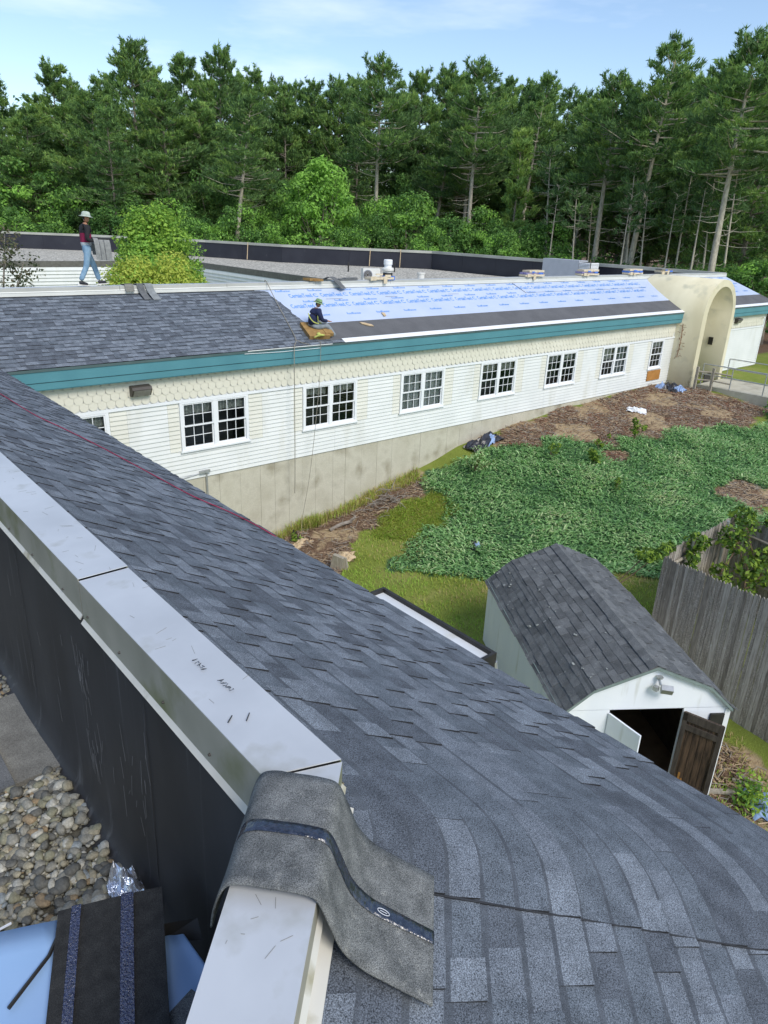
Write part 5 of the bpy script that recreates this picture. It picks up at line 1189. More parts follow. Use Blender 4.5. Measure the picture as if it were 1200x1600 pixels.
cu = thing('foam_cushion', 'thick brown-yellow foam cushion under the sitting roofer', 'cushion', tuple(S_far(2.0, 11.45, .0)))
sl_ = math.atan(SL)
M = MB(); M.rbox((0.0,.0,.075), (.62,.66,.12), -.15, 0, sl_); c1 = M.build('cushion', M_foam, cu, local=True)
M = MB(); M.rbox((.30,-.12,.07), (.24,.40,.10), -.15, 0, sl_); M.build('cushion', M_foam, cu, local=True)
M = MB(); M.tube(smooth_path([S_far(2.28,11.2,.10),S_far(2.3,11.32,.17),S_far(2.28,11.5,.15),S_far(2.2,11.35,.12)],4), .022, 6); M.lathe([(.055,0),(.06,.06),(.03,.10)], S_far(2.25,11.36,.10), 10); o = M.build('nail_gun', M_strap); tag(o, 'yellow and black tool resting on the foam cushion', 'tool')

# ------------------------------------------------------------------ litter in the yard
def g1(x, y): return float(gz(np.array([x]), np.array([y]))[0])
def crumple(name, x, y, w, d, h, m_, label, cat, rz=0.0, n=13, z=None):
    G = []; R = Matrix.Rotation(rz, 3, 'Z'); zz = g1(x, y) if z is None else z
    a, b_, c = random.uniform(0,6), random.uniform(0,6), random.uniform(0,6)
    for i in range(n):
        G.append([])
        for j in range(n):
            u, v = i/(n-1)-.5, j/(n-1)-.5; ed = 1+.22*math.sin(9*u+a)*math.sin(8*v+b_)
            p = R@Vector((w*u*ed, d*v*ed, 0)); hh = h*(.5+.5*math.sin(8*u+a)*math.cos(7*v+c))*(1-2*max(abs(u),abs(v)))**.5+.35*h*random.random()
            G[-1].append((x+p.x, y+p.y, g1(x+p.x, y+p.y)+.03+hh if z is None else zz+hh))
    M = MB(); M.sheet(G, .004); o = M.build(name, m_); tag(o, label, cat); return o
o = crumple('tarp', 18.05, 15.35, 1.5, .6, .30, M_tarp, 'black and blue tarp heaped against the concrete wall', 'tarp', .1)
x = crumple('tarp_fold', 18.3, 15.3, .7, .35, .30, M_tarpb, '', 'x', .3); 
for kq in ('label','category'): del x[kq]
x.parent = o; 
o = crumple('tarp', 29.6, 14.95, 1.1, .7, .30, M_tarp, 'black and blue tarp heaped near the foot of the arch', 'tarp', .4)
x = crumple('tarp_fold', 29.75, 14.6, .5, .4, .30, M_tarpb, '', 'x', .1); del x['label']; del x['category']; x.parent = o
x = crumple('tarp_fold', 29.3, 15.2, .7, .3, .34, M_tarpb, '', 'x', .1); del x['label']; del x['category']; x.parent = o
o = crumple('film_scrap', 13.54, 11.52, .36, .22, .16, M_tarp, 'small dark film scrap lying in the green ground cover', 'scrap', .5)
x = crumple('film_fold', 13.6, 11.46, .2, .12, .2, M_tarpb, '', 'x', .1); del x['label']; del x['category']; x.parent = o
crumple('white_scrap', 25.37, 13.98, .42, .7, .22, M_cloth, 'white plastic scrap on the brown mulch', 'scrap', .5)
crumple('paper_scrap', 10.1, 14.75, .62, .36, .10, M_paper, 'tan paper piece on dirt close to the concrete wall', 'paper', .3)
crumple('paper_scrap', 10.55, 13.3, .50, .42, .12, M_paper, 'tan paper piece on dirt nearer the near roof', 'paper', .9)
crumple('white_scrap', 10.26, 2.52, .34, .26, .12, M_cloth, 'white plastic scrap on grass by the shed door', 'scrap', .2)
crumple('yellow_scrap', 9.98, 2.62, .22, .16, .08, M_yel, 'yellow scrap on dirt by the shed door', 'scrap', .2)
crumple('tarp', 11.05, 2.62, .7, .42, .08, M_tarpb, 'pale blue sheet lying on grass beside the fence', 'sheet', .7)
def lumber(x0, y0, x1, y1, label, w=.09, m_=M_lumber, h=.04):
    a, b_ = Vector((x0,y0,g1(x0,y0)+.03)), Vector((x1,y1,g1(x1,y1)+.05)); d = b_-a; s_ = Vector((-d.y,d.x,0)).normalized()*w
    M = MB(); M.obox(a, d, s_, (0,0,h)); tag(M.build('board', m_), label, 'board')
lumber(10.35, 3.45, 10.95, 3.0, 'long grey board on the grass right of the shed'); lumber(11.2, 3.2, 11.35, 2.75, 'upper grey slat beside the pale blue sheet', .06); lumber(11.36, 3.2, 11.5, 2.8, 'lower grey slat beside the pale blue sheet', .06); lumber(10.15, 2.55, 10.35, 2.15, 'grey board end by the white scrap', .10)
M = MB(); M.rbox((9.98,12.96,-6.45), (.12,.30,.5), .5, 0, .2); M.rbox((10.12,12.9,-6.5), (.10,.25,.4), .6, 0, -.2); tag(M.build('grey_post', M_lumber), 'short weathered grey post stub rising behind the near eave', 'post')
M = MB(); M.tube(smooth_path([(11.2,14.9,-6.5),(11.55,14.85,-6.38),(11.9,14.8,-6.36)],4), [.05]*9, 7); M.tube([(11.8,14.85,-6.4),(11.95,14.7,-6.2)], .04, 6); tag(M.build('log', M_dead), 'grey broken log lying on the dirt patch', 'log')
M = MB(); M.tube([(10.15,15.3,-6.6),(10.2,15.25,-6.35)], .02, 5); M.tube([(10.28,15.3,-6.6),(10.25,15.2,-6.4)], .02, 5); tag(M.build('stakes', M_tarp), 'pair of short dark stakes by the concrete wall', 'stakes')
M = MB()
for _ in range(60):
    a = Vector((13.4+random.gauss(0,.35), 14.9+random.gauss(0,.25), 0)); a.z = g1(a.x,a.y)+random.uniform(.02,.25); d = Vector((random.gauss(0,1),random.gauss(0,1),random.gauss(0,.3))).normalized()*random.uniform(.2,.5); M.tube([a, a+d*.5+Vector((0,0,.03)), a+d], random.uniform(.006,.014), 4)
tag(M.build('brush_pile', M_dead), 'pile of dry sticks at the edge of the ground cover', 'brush pile')

# ------------------------------------------------------------------ ground cover, mulch, grass (nobody could count these)
def scatter_poly(P, n, jit=.35, excl=()):
    xs = [p[0] for p in P]; ys = [p[1] for p in P]; out = np.zeros((0,2))
    while len(out) < n:
        c = np.stack([rng.uniform(min(xs),max(xs),n*2), rng.uniform(min(ys),max(ys),n*2)], 1); k = in_poly(c[:,0], c[:,1], P, jit)
        for e in excl: k &= ~in_poly(c[:,0], c[:,1], e, jit)
        out = np.concatenate([out, c[k]])
    return out[:n]
def blades(pts, z, L, W, lean, bend, yaw=None):
    """arching leaf blades: 2 quads each"""
    n = len(pts); yaw = rng.uniform(0, 6.283, n) if yaw is None else yaw; le = rng.uniform(*lean, n); L = rng.uniform(*L, n); W = rng.uniform(*W, n)
    dx, dy = np.cos(yaw), np.sin(yaw); B = np.stack([pts[:,0], pts[:,1], z], 1); sd = np.stack([-dy, dx, np.zeros(n)], 1)*W[:,None]/2
    h1 = np.cos(le)*L*.6; r1 = np.sin(le)*L*.6; M1 = B+np.stack([dx*r1, dy*r1, h1], 1); le2 = np.minimum(le+rng.uniform(*bend, n), 2.2); r2 = r1+np.sin(le2)*L*.4; h2 = h1+np.cos(le2)*L*.4
    T = B+np.stack([dx*r2, dy*r2, h2], 1)
    V_ = np.stack([B-sd*.6, B+sd*.6, M1+sd, M1-sd, T+sd*.15, T-sd*.15], 1).reshape(-1,3); k = np.arange(n)[:,None]*6
    F_ = np.stack([k+np.array([[0,1,2,3]]), k+np.array([[3,2,4,5]])], 1).reshape(-1,4); return V_, F_
p = scatter_poly(IVYP, 52000, excl=(BAREP, BARE2)); clump = np.sin(p[:,0]*2.1+p[:,1])+np.sin(p[:,1]*2.7-p[:,0]*.9)+.8*np.sin(p[:,0]*5.3)*np.sin(p[:,1]*4.9)
z = gz(p[:,0], p[:,1])+wob(p[:,0],p[:,1])*.5+rng.uniform(-.02,.11,len(p))+.03*clump
yw = rng.normal(-2.3, 1.0, len(p))+.7*np.sin(p[:,0]*1.3)
V_, F_ = blades(p, z, (.11,.23), (.026,.052), (.6,1.35), (.3,.9), yw); mi = np.clip(np.round(rng.normal(.95+.25*clump,.62,len(p))),0,2).astype(int)
o = link('ground_cover', np_mesh('ground_cover', V_, F_, IVY, np.repeat(mi, 2))); tag(o, 'dense blue-green ground cover spreading over the slope', 'ground cover', kind='stuff')
LAWN = [(3.8,15.6),(9.5,15.6),(12,14.6),(14.5,15),(15,14.2),(14.4,13.2),(12.6,12.6),(11.5,12),(12.5,10.4),(14.1,9.2),(15.2,8.2),(17.5,7.6),(19,7.0),(13,5.8),(12,3),(12,.5),(7,1),(3.8,4)]
SHEDF = [tuple(SP(u_,v_,0).xy) for u_,v_ in ((-.1,-.1),(2.8,-.1),(2.8,4.35),(-.1,4.35))]
p = scatter_poly(LAWN, 36000, excl=(DIRTP,)); p = p[~in_poly(p[:,0],p[:,1],SHEDF,0)]; k = rng.random(len(p)); z = gz(p[:,0],p[:,1])+wob(p[:,0],p[:,1])*.5-.01
V_, F_ = blades(p, z, (.05,.13), (.010,.02), (.1,.8), (.2,.8)); sel = np.sin(p[:,0]*1.7)+np.sin(p[:,1]*2.2+p[:,0])+rng.normal(0,.7,len(p)); mi = np.where(sel > 1.3, 2, np.where(sel > -.1, 0, 1))
o = link('lawn_grass', np_mesh('lawn_grass', V_, F_, GRASS, np.repeat(mi,2))); tag(o, 'short mossy lawn grass between the wing and the slope', 'grass', kind='stuff')
p = scatter_poly([(9.6,15.75),(14.5,15.72),(15.3,15.7),(14.9,15.1),(13,15.3),(10,15.45)], 2600, .1); V_, F_ = blades(p, gz(p[:,0],p[:,1])-.01, (.1,.32), (.008,.016), (.05,.6), (.2,.8))
p2 = rng.normal((10.9,15.55),(.28,.1),(900,2)); V2, F2 = blades(p2, gz(p2[:,0],p2[:,1]), (.15,.42), (.008,.016), (.05,.7), (.2,.9))
V_ = np.concatenate([V_,V2]); F_ = np.concatenate([F_,F2+len(V_)-len(V2)]); o = link('tall_grass', np_mesh('tall_grass', V_, F_, GRASS, rng.choice(3,len(F_),p=[.45,.2,.35]))); tag(o, 'taller grass tufts along the foot of the concrete wall', 'grass', kind='stuff')
p = scatter_poly([(12.6,14.6),(14.6,14.5),(14.8,13.4),(13.8,12.8),(12.3,13.0),(11.9,13.8)], 5200, .2); V_, F_ = blades(p, gz(p[:,0],p[:,1])-.01, (.10,.24), (.010,.018), (.5,1.2), (.3,.8), rng.normal(-1.6,.9,len(p))); o = link('long_grass', np_mesh('long_grass', V_, F_, GRASS, np.repeat(rng.choice(3,len(p),p=[.5,.4,.1]),2))); tag(o, 'patch of long bent yellow-green grass beside the ground cover', 'grass', kind='stuff')
def sticks(P, n, L, R_, jit=.3):
    p = scatter_poly(P, n, jit); hs_ = np.sin(1.9*p[:,0]+.8*p[:,1])+np.sin(2.6*p[:,1]-1.1*p[:,0]+1)+.7*np.sin(4.7*p[:,0]+.5)*np.sin(3.9*p[:,1]); p = p[(hs_ < .45)|(rng.random(len(p)) < .16)]; n = len(p); yaw = rng.uniform(0,6.28,n); L = rng.uniform(*L,n); r_ = rng.uniform(*R_,n); t = rng.normal(0,.22,n)
    d = np.stack([np.cos(yaw)*np.cos(t), np.sin(yaw)*np.cos(t), np.sin(t)],1)*L[:,None]/2; s_ = np.stack([-np.sin(yaw), np.cos(yaw), np.zeros(n)],1)*r_[:,None]; u = np.zeros((n,3)); u[:,2] = r_*1.6
    c = np.stack([p[:,0],p[:,1],gz(p[:,0],p[:,1])+wob(p[:,0],p[:,1])*.5+rng.uniform(.0,.05,n)],1)
    V_ = np.stack([c-d-s_, c-d+s_, c-d+u, c+d-s_, c+d+s_, c+d+u],1).reshape(-1,3); k = np.arange(n)[:,None]*6
    F_ = np.stack([k+np.array([[0,3,5,2]]), k+np.array([[1,2,5,4]])],1).reshape(-1,4); return V_, F_, n
for nm, P, n, lab, pr_m in (('mulch', MULP, 15000, 'brown mulch and dead stalks along the wall foot', [.52,.18,.18,.12]), ('mulch', DIRTP, 3500, 'dark twig litter on the dirt by the concrete wall', [.6,.2,.2,0]), ('mulch', BAREP, 1600, 'bare twiggy patch near the pen fence', [.4,.35,.25,0]), ('leaf_litter', SHEDP, 2500, 'fallen leaf litter on dirt by the shed door', [.4,.4,.2,0]), ('mulch', BARE2, 500, 'small brown bare patch inside the ground cover', [.6,.1,.1,.2])):
    V_, F_, n = sticks(P, n, (.06,.34), (.004,.011)); o = link(nm, np_mesh(nm, V_, F_, TWIG, np.repeat(rng.choice(4,n,p=pr_m),2))); tag(o, lab, 'mulch', kind='stuff')

# ------------------------------------------------------------------ leaves, vines, weeds
def leaf_cloud(C, R_, n, size, up=.3, seed=None):
    """n leaf quads around centres C (k,3) with radii R_ (k,3)"""
    k = rng.integers(0, len(C), n); d = rng.normal(size=(n,3)); d /= np.linalg.norm(d,axis=1)[:,None]; rad_ = rng.uniform(.45,1.0,n)**.6
    P = np.asarray(C)[k]+d*rad_[:,None]*np.asarray(R_)[k]; nrm = d+rng.normal(0,.6,(n,3))+np.array([0,0,up]); nrm /= np.linalg.norm(nrm,axis=1)[:,None]
    a = np.cross(nrm, rng.normal(size=(n,3))); a /= np.linalg.norm(a,axis=1)[:,None]; b_ = np.cross(nrm,a); s_ = rng.uniform(.6,1.25,n)[:,None]*size/2
    V_ = np.stack([P-a*s_, P-b_*s_*.55-nrm*s_*.15, P+a*s_*1.05, P+b_*s_*.55-nrm*s_*.15],1).reshape(-1,3); return V_, np.arange(n*4).reshape(n,4), k
def weed(x, y, h, r_, n, mats, label, name='weed', size=.07, z=None, grp=None):
    zz = g1(x,y) if z is None else z; k = max(4,int(n/40)); C = np.stack([rng.normal(0,r_*.5,k), rng.normal(0,r_*.5,k), rng.uniform(.25,1,k)*h],1); Rr_ = np.full((k,3), r_*.5)
    t = thing(name, label, 'plant', (x,y,zz), grp); V_, F_, kk_ = leaf_cloud(C, Rr_, n, size); link('leaves', np_mesh('leaves', V_, F_, mats, rng.integers(0,len(mats),n)), t)
    M = MB()
    for c in C[:10]: M.tube([(0,0,-.05),(c[0]*.5,c[1]*.5,c[2]*.5),tuple(c)], .008, 4)
    M.build('stems', TWIG[0], t, local=True)
weed(16.5,14.3,.7,.45,420,IVY[1:]+[VINE[0]],'feathery green weed rising from the ground cover near the wall', size=.09)
weed(20.0,12.15,.75,.26,220,VINE,'bright yellow-green weed in the middle of the ground cover', size=.12); weed(22.7,12.4,.8,.25,220,VINE,'yellow-green weed at the lower mulch edge', size=.12); weed(21.0,12.7,.6,.16,120,VINE,'thin yellow weed by the small bare patch', size=.1); weed(19.1,13.3,.5,.2,120,VINE,'small yellow-green weed left of the bare patch', size=.1)
weed(19.3,10.9,.4,.2,100,VINE,'faint pale weed lower in the ground cover', size=.09)
weed(30.6,10.3,.9,.9,900,LEAF,'leafy green bush at the right end of the mulch', 'bush', size=.16); weed(31.6,9.2,1.0,1.0,1000,LEAF,'leafy green bush at the foot of the entrance steps', 'bush', size=.16); weed(29.5,8.8,.6,.8,600,LEAF[1:]+IVY[1:2],'low green bush below the entrance steps','bush',size=.14)
weed(11.0,2.75,.25,.4,520,[LEAF[1],GRASS[1],VINE[1]],'low green weeds beside the lying boards', size=.09); weed(11.75,4.3,.25,.36,420,[LEAF[1],GRASS[1]],'low green weeds between the shed and the fence', size=.09); weed(10.1,1.9,.25,.4,400,[GRASS[1],VINE[1]],'low weeds in front of the shed near the eave',size=.09)
weed(7.4,5.0,.5,.25,150,[LEAF[1],VINE[1]],'small weed in the gap between shed and white lean-to roof', size=.09)
weed(10.1,15.0,.25,.18,120,VINE,'small bright weed at the left end of the dirt patch', size=.08)
def vine(label, C, Rr_, n, loc):
    t = thing('vine', label, 'vine', loc); V_, F_, k = leaf_cloud(np.array(C)-np.array(loc), Rr_, n, .13, .2); link('leaves', np_mesh('leaves', V_, F_, VINE, (rng.random(n)<.42).astype(int)), t)
    M = MB()
    for a, b_ in zip(C[:-1], C[1:]): M.tube([Vector(a)-Vector(loc), (Vector(a)+Vector(b_))/2-Vector(loc)+Vector((0,0,-.1)), Vector(b_)-Vector(loc)], .012, 4)
    M.build('stem', TWIG[0], t, local=True)
vine('big vine tangle climbing the right part of the pen fence', [(15.2,5.7,-4.4),(15.5,5.6,-4.6),(15.3,5.2,-5.0),(15.1,5.1,-5.4),(15.6,5.0,-5.2),(15.8,5.6,-4.3),(14.9,5.6,-5.2),(15.9,5.2,-4.9)], [(.32,.27,.27)]*8, 1000, (15.3,5.4,-6.8))
vine('narrow vine hanging on the left post of the pen fence', [(13.9,5.85,-4.25),(13.85,5.8,-4.6),(13.8,5.75,-5.0),(14.2,5.85,-4.35)], [(.28,.2,.25),(.2,.15,.25),(.16,.14,.3),(.22,.18,.18)], 380, (13.9,5.8,-6.8))
vine('thin vine trailing over the left end of the picket fence', [(12.6,6.2,-4.3),(12.2,6.9,-5.4),(12.9,6.1,-4.35),(13.2,6.1,-4.3)], [(.25,.25,.15),(.4,.4,.25),(.25,.15,.12),(.3,.15,.12)], 420, (12.7,6.3,-6.8))
vine('leafy vine along the top right of the pen fence', [(16.2,5.9,-4.2),(16.4,5.2,-4.2),(16.3,4.6,-4.3),(16.6,5.5,-4.6)], [(.3,.3,.22)]*4, 620, (16.3,5.4,-6.8))

# ------------------------------------------------------------------ trees
def tube_np(pts, rs, n=5):
    M = MB(); M.tube(pts, rs, n); return M
def pine_mesh(name, H, cb, spread, trunk_r, seed, mats, bark, dead=6, dens=1.0, top_flat=0.0, plume=.5, lean=(0,0)):
    r = random.Random(seed); g = np.random.default_rng(seed); T = MB(); pts = []
    wx, wy = r.uniform(-.5,.5), r.uniform(-.5,.5)
    for i in range(9):
        t = i/8; pts.append(Vector((lean[0]*t+wx*math.sin(3*t)*.6, lean[1]*t+wy*math.sin(2.6*t+1)*.6, H*t*.985)))
    T.tube(pts, [trunk_r*(1-.86*(i/8)) for i in range(9)], 7)
    def axis_at(z): t = z/(H*.985)*8; i = min(int(t),7); return pts[i].lerp(pts[i+1], t-i)
    Cc, Dd, Sz, Lt = [], [], [], []
    z = H*cb
    while z < H*.97:
        t = (z-H*cb)/(H*(1-cb)); prof = (1-t*.96)**.62*(.62+.38*min(1,t*4+.3))*r.uniform(.75,1.1)
        nb = r.choice([3,4,5]) if t < .85 else 3; a0 = r.uniform(0,6.28)
        for k in range(nb):
            a = a0+6.28*k/nb+r.uniform(-.35,.35); L = max(.9, spread*prof*r.uniform(.5,1.18)); el = rad(r.uniform(-6,14)+32*t*t+ (14 if top_flat else 0))
            o = axis_at(z+r.uniform(-.25,.25)); d = Vector((math.cos(a)*math.cos(el), math.sin(a)*math.cos(el), math.sin(el))); e = o+d*L+Vector((0,0,.10*L*L*.25))
            mid = o+d*L*.55-Vector((0,0,.03*L)); T.tube([o, mid, e], [max(.012,.022*L), .012*L+.006, .006], 3, caps=False)
            n = int(L*8.5*dens); sd = Vector((-math.sin(a), math.cos(a), 0)); tint = r.random()
            for q in range(n):
                f = r.uniform(.28,1.0)**.8; b = o.lerp(e, f); w = plume*L*(.25+.75*math.sin(math.pi*min(1,f*.85)))*.6
                c = b+sd*r.uniform(-w,w)+Vector((0,0,r.gauss(.03,.10+.03*L))); Cc.append(c); Dd.append(d*.55+sd*r.uniform(-.6,.6)+Vector((0,0,.55))); Lt.append(tint)
        z += r.uniform(.42,.85)*(1 if t < .8 else .6)
    for k in range(int(8*dens)): Cc.append(axis_at(H*.985*(.93+.07*k/8))); Dd.append(Vector((r.gauss(0,.3),r.gauss(0,.3),1))); Lt.append(.6)
    for k in range(dead):
        zz = H*r.uniform(.22,cb+.22); o = axis_at(zz); a = r.uniform(0,6.28); L = r.uniform(.8,2.3)*spread/3.4; d = Vector((math.cos(a),math.sin(a),r.uniform(-.15,.35))); T.tube([o,o+d*L*.5+Vector((0,0,-.06)),o+d*L+Vector((0,0,.12))], [.035,.022,.008], 3, caps=False)
    Cc = np.array(Cc); Dd = np.array(Dd); Dd /= np.linalg.norm(Dd,axis=1)[:,None]; n = len(Cc); K_ = 8
    C = np.repeat(Cc,K_,0)+g.normal(0,.06,(n*K_,3)); D = np.repeat(Dd,K_,0)+g.normal(0,.55,(n*K_,3)); D /= np.linalg.norm(D,axis=1)[:,None]
    Ln = g.uniform(.34,.70,n*K_)[:,None]; S_ = np.cross(D, g.normal(size=(n*K_,3))); S_ /= np.linalg.norm(S_,axis=1)[:,None]; W_ = g.uniform(.026,.055,n*K_)[:,None]
    V_ = np.stack([C-D*Ln*.35, C+S_*W_+D*Ln*.15, C+D*Ln*.65, C-S_*W_+D*Ln*.15],1).reshape(-1,3); F_ = np.arange(n*K_*4).reshape(-1,4)
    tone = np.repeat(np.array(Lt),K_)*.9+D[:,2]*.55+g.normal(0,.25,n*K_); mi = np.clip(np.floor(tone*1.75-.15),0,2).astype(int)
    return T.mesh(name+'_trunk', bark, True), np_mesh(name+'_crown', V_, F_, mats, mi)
def broad_mesh(name, R_, H, seed, mats, leaf=.24, n=8500, clumps=46, cr=.16):
    g = np.random.default_rng(seed); r = random.Random(seed); T = MB()
    th = g.uniform(0,6.283,clumps); ph = np.arccos(g.uniform(-.35,1,clumps)); rr_ = g.uniform(.5,1,clumps)**.5
    C = np.stack([np.sin(ph)*np.cos(th)*R_*rr_*.82, np.sin(ph)*np.sin(th)*R_*rr_*.82, H*.52+np.cos(ph)*H*.44*rr_],1); Rr = g.uniform(cr,cr+.18,clumps)[:,None]*R_*np.array([[1,1,.7]])
    global rng; keep = rng; rng = g; V_, F_, k = leaf_cloud(C, Rr, n, leaf, .5); rng = keep
    T.tube([(0,0,-1),(.1,0,H*.25),(0,.1,H*.5)], [R_*.06+.05,R_*.05+.03,R_*.03], 7)
    for c in C[:14]: T.tube([(0,.05,H*.28),tuple(np.array([c[0]*.5,c[1]*.5,H*.3+c[2]*.25])),tuple(c)], [.06,.04,.012], 4, caps=False)
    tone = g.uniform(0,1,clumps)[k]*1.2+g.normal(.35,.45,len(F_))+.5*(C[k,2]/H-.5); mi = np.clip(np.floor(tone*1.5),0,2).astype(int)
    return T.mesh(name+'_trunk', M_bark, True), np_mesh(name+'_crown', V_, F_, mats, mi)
H0 = 22.0
PV = {'A': [pine_mesh('pine_a%d'%i, H0, .20, 6.3, .26, 11+i, PINE, M_bark, 6, 1.5) for i in range(3)],
      'B': [pine_mesh('pine_b%d'%i, H0, .26, 5.4, .22, 31+i, PINE, M_bark, 8, 1.55) for i in range(3)],
      'C': [pine_mesh('pine_c', H0, .16, 7.2, .32, 51, PINE, M_bark, 4, 1.35, plume=.6)],
      'D': [pine_mesh('pine_d', H0, .34, 4.0, .18, 61, PINE[:2]+PINE[:1], M_bark, 8, 1.0)],
      'T': [pine_mesh('pine_t%d'%i, H0, .60-.04*i, 5.0, .32, 71+i, PINE, M_bark_l, 22, 1.45, top_flat=0.0, plume=.6, lean=((1.4,-.6),(.4,.3),(1.9,-1.4))[i]) for i in range(3)],
      'Y': [pine_mesh('pine_y', 14, .05, 3.0, .16, 81, [PINE[1],PINE[2],PINE[2]], M_bark, 0, 1.5)],
      'X': [pine_mesh('pine_x%d'%i, 11, .72, 1.3, .12, 91+i, [PINE[0],PINE[0],PINE[1]], M_bark_l, 16, .5, lean=((.8,.2),(-.7,.5))[i]) for i in range(2)]}
BV = {'L': [broad_mesh('lime', 3.8, 11, 5, [LEAF[1],LEAF[2],LEAF[2]], .30, 9500, 60)],
      'G': [broad_mesh('green%d'%i, 3.8, 9, 7+i, LEAF, .28, 7500, 50) for i in range(2)], 'E': [broad_mesh('evergreen%d'%i, 3.6, 8.5, 17+i, [LEAF[0],LEAF[0],LEAF[1]], .26, 7000, 44) for i in range(2)]}
PLBL = {'A': 'tall full-crowned pine in the woods behind the gravel roof', 'B': 'tall slender pine in the woods behind the gravel roof', 'C': 'broad spreading pine at the left of the woods', 'D': 'thin dark pine deep in the woods', 'T': 'tall pine showing a long bare pale trunk below its crown', 'Y': 'young light-green pine with branches down to the ground', 'X': 'half-dead thin pale trunk with bare branches at the wood edge'}
BLBL = {'L': 'bright lime-green rounded tree in front of the pines', 'G': 'mid-green leafy tree at the wood edge behind the black parapet', 'E': 'dark green leafy tree at the wood edge behind the black parapet'}
SPECIAL = {2: 'broadest dark pine, tallest at the upper left of the woods', 18: 'tallest leaning pine right of centre with bare pale trunk', 22: 'leaning pale-trunked pine at the right edge of the photo', 10: 'pine with straight pale trunk rising in the middle of the woods', 13: 'pine with pale trunk and flat plumes right of the middle', 1: 'feathery pine standing at the far left of the skyline', 19: 'pale-trunked pine just left of the tallest leaning one'}
PINES= [(15.0, 58.1, 9.6, 'A'), (28.9, 87.4, 15.9, 'B'), (33.2, 77.2, 17.1, 'C'), (28.1, 74.9, 12.2, 'A'), (41.3, 82.2, 17.7, 'B'), (42.8, 76.9, 18.1, 'A'), (52.0, 85.4, 18.6, 'B'), (56.4, 87.4, 18.6, 'D'), (59.6, 87.6, 18.1, 'B'), (60.5, 79.6, 18.0, 'A'), (51.6, 61.1, 16.9, 'T'), (65.5, 70.2, 18.4, 'B'), (70.6, 70.8, 19.7, 'A'), (57.2, 53.1, 16.5, 'T'), (75.7, 65.3, 18.5, 'B'), (75.3, 59.5, 18.3, 'A'), (83.4, 62.2, 18.7, 'D'), (55.4, 46.0, 9.8, 'Y'), (53.0, 32.2, 14.8, 'T'), (55.0, 36.4, 13.3, 'T'), (72.0, 39.2, 15.7, 'A'), (64.2, 32.6, 15.3, 'B'), (50.6, 24.1, 13.6, 'T'), (58.5, 25.9, 14.3, 'A'), (75.5, 52.6, 16.2, 'B'), (56.0, 41.9, 8.7, 'X'), (54.7, 29.2, 6.9, 'X'), (52.0, 30.0, 5.3, 'X'), (52.6, 28.9, 4.7, 'X'), (61.5, 41.1, 5.2, 'X'), (59.9, 27.7, 6.0, 'X'), (69.6, 35.2, 10.9, 'T'), (71.1, 44.7, 14.4, 'A'), (72.6, 33.6, 13.1, 'B'), (78.0, 45.0, 17.6, 'B'), (71.6, 51.2, 13.6, 'T'), (33.1, 70.6, 12.9, 'C'), (37.0, 70.9, 11.9, 'A'), (27.1, 68.8, 10.3, 'D'), (24.0, 80.5, 10.8, 'B'), (29.2, 85.1, 11.5, 'A'), (57.4, 71.9, 15.1, 'D'), (58.0, 81.5, 16.0, 'A'), (66.3, 74.9, 16.4, 'B'), (67.6, 65.3, 15.8, 'D'), (71.9, 63.6, 15.5, 'A'), (71.6, 57.7, 14.7, 'B'), (35.3, 62.7, 11.5, 'T'), (37.1, 82.0, 16.3, 'B'), (61.2, 57.5, 12.0, 'T'), (59.8, 61.8, 12.7, 'T'), (66.5, 54.5, 14.7, 'T'), (66.6, 40.6, 10.4, 'T'), (70.1, 46.2, 10.5, 'T'), (66.0, 33.5, 7.5, 'T')]
BUSH= [(39.9, 55.1, 7.3, 8.6, 'L'), (20.7, 71.0, 6.1, 11, 'G'), (22.8, 66.2, 4.0, 8, 'G'), (26.0, 65.0, 3.4, 7, 'E'), (35.0, 65.2, 6.8, 7, 'E'), (33.0, 57.2, 2.9, 6, 'G'), (30.0, 63.2, 3.6, 7, 'E'), (39.4, 60.3, 4.1, 6, 'G'), (45.9, 50.1, 4.9, 9, 'G'), (42.0, 50.9, 2.7, 6, 'E'), (47.5, 45.8, 3.6, 7, 'E'), (49.2, 44.0, 3.6, 6, 'G'), (49.4, 40.7, 3.1, 6, 'E'), (51.1, 38.5, 4.2, 6, 'G'), (50.9, 35.4, 3.0, 6, 'E'), (50.6, 32.2, 1.7, 6, 'E'), (50.1, 29.2, 1.5, 6, 'G'), (51.4, 26.9, 1.5, 6, 'E'), (50.5, 24.3, 1.8, 6, 'G'), (49.5, 21.6, 2.0, 6, 'E'), (48.2, 56.2, 4.6, 7, 'G'), (43.5, 44.2, 1.9, 5, 'G'), (38.0, 49.0, 1.8, 5, 'G'), (34.1, 54.2, 1.6, 5, 'G'), (30.1, 58.7, 2.1, 5, 'G'), (26.8, 62.5, 1.7, 5, 'E'), (19.3, 63.1, 1.6, 6, 'E'), (15.6, 64.1, 2.8, 9, 'G'), (48.4, 19.1, 2.6, 7, 'G'), (46.9, 34.2, 1.8, 5, 'G'), (45.8, 38.8, 1.9, 5, 'G'), (22.1, 83.1, 8.1, 9, 'E'), (26.8, 83.8, 8.6, 9, 'E'), (30.3, 80.5, 7.9, 9, 'G'), (47.1, 69.6, 7.4, 8, 'E'), (61.7, 65.5, 9.3, 8, 'E'), (37.4, 75.2, 6.2, 8, 'G'), (64.7, 50.4, 7.2, 8, 'E')]
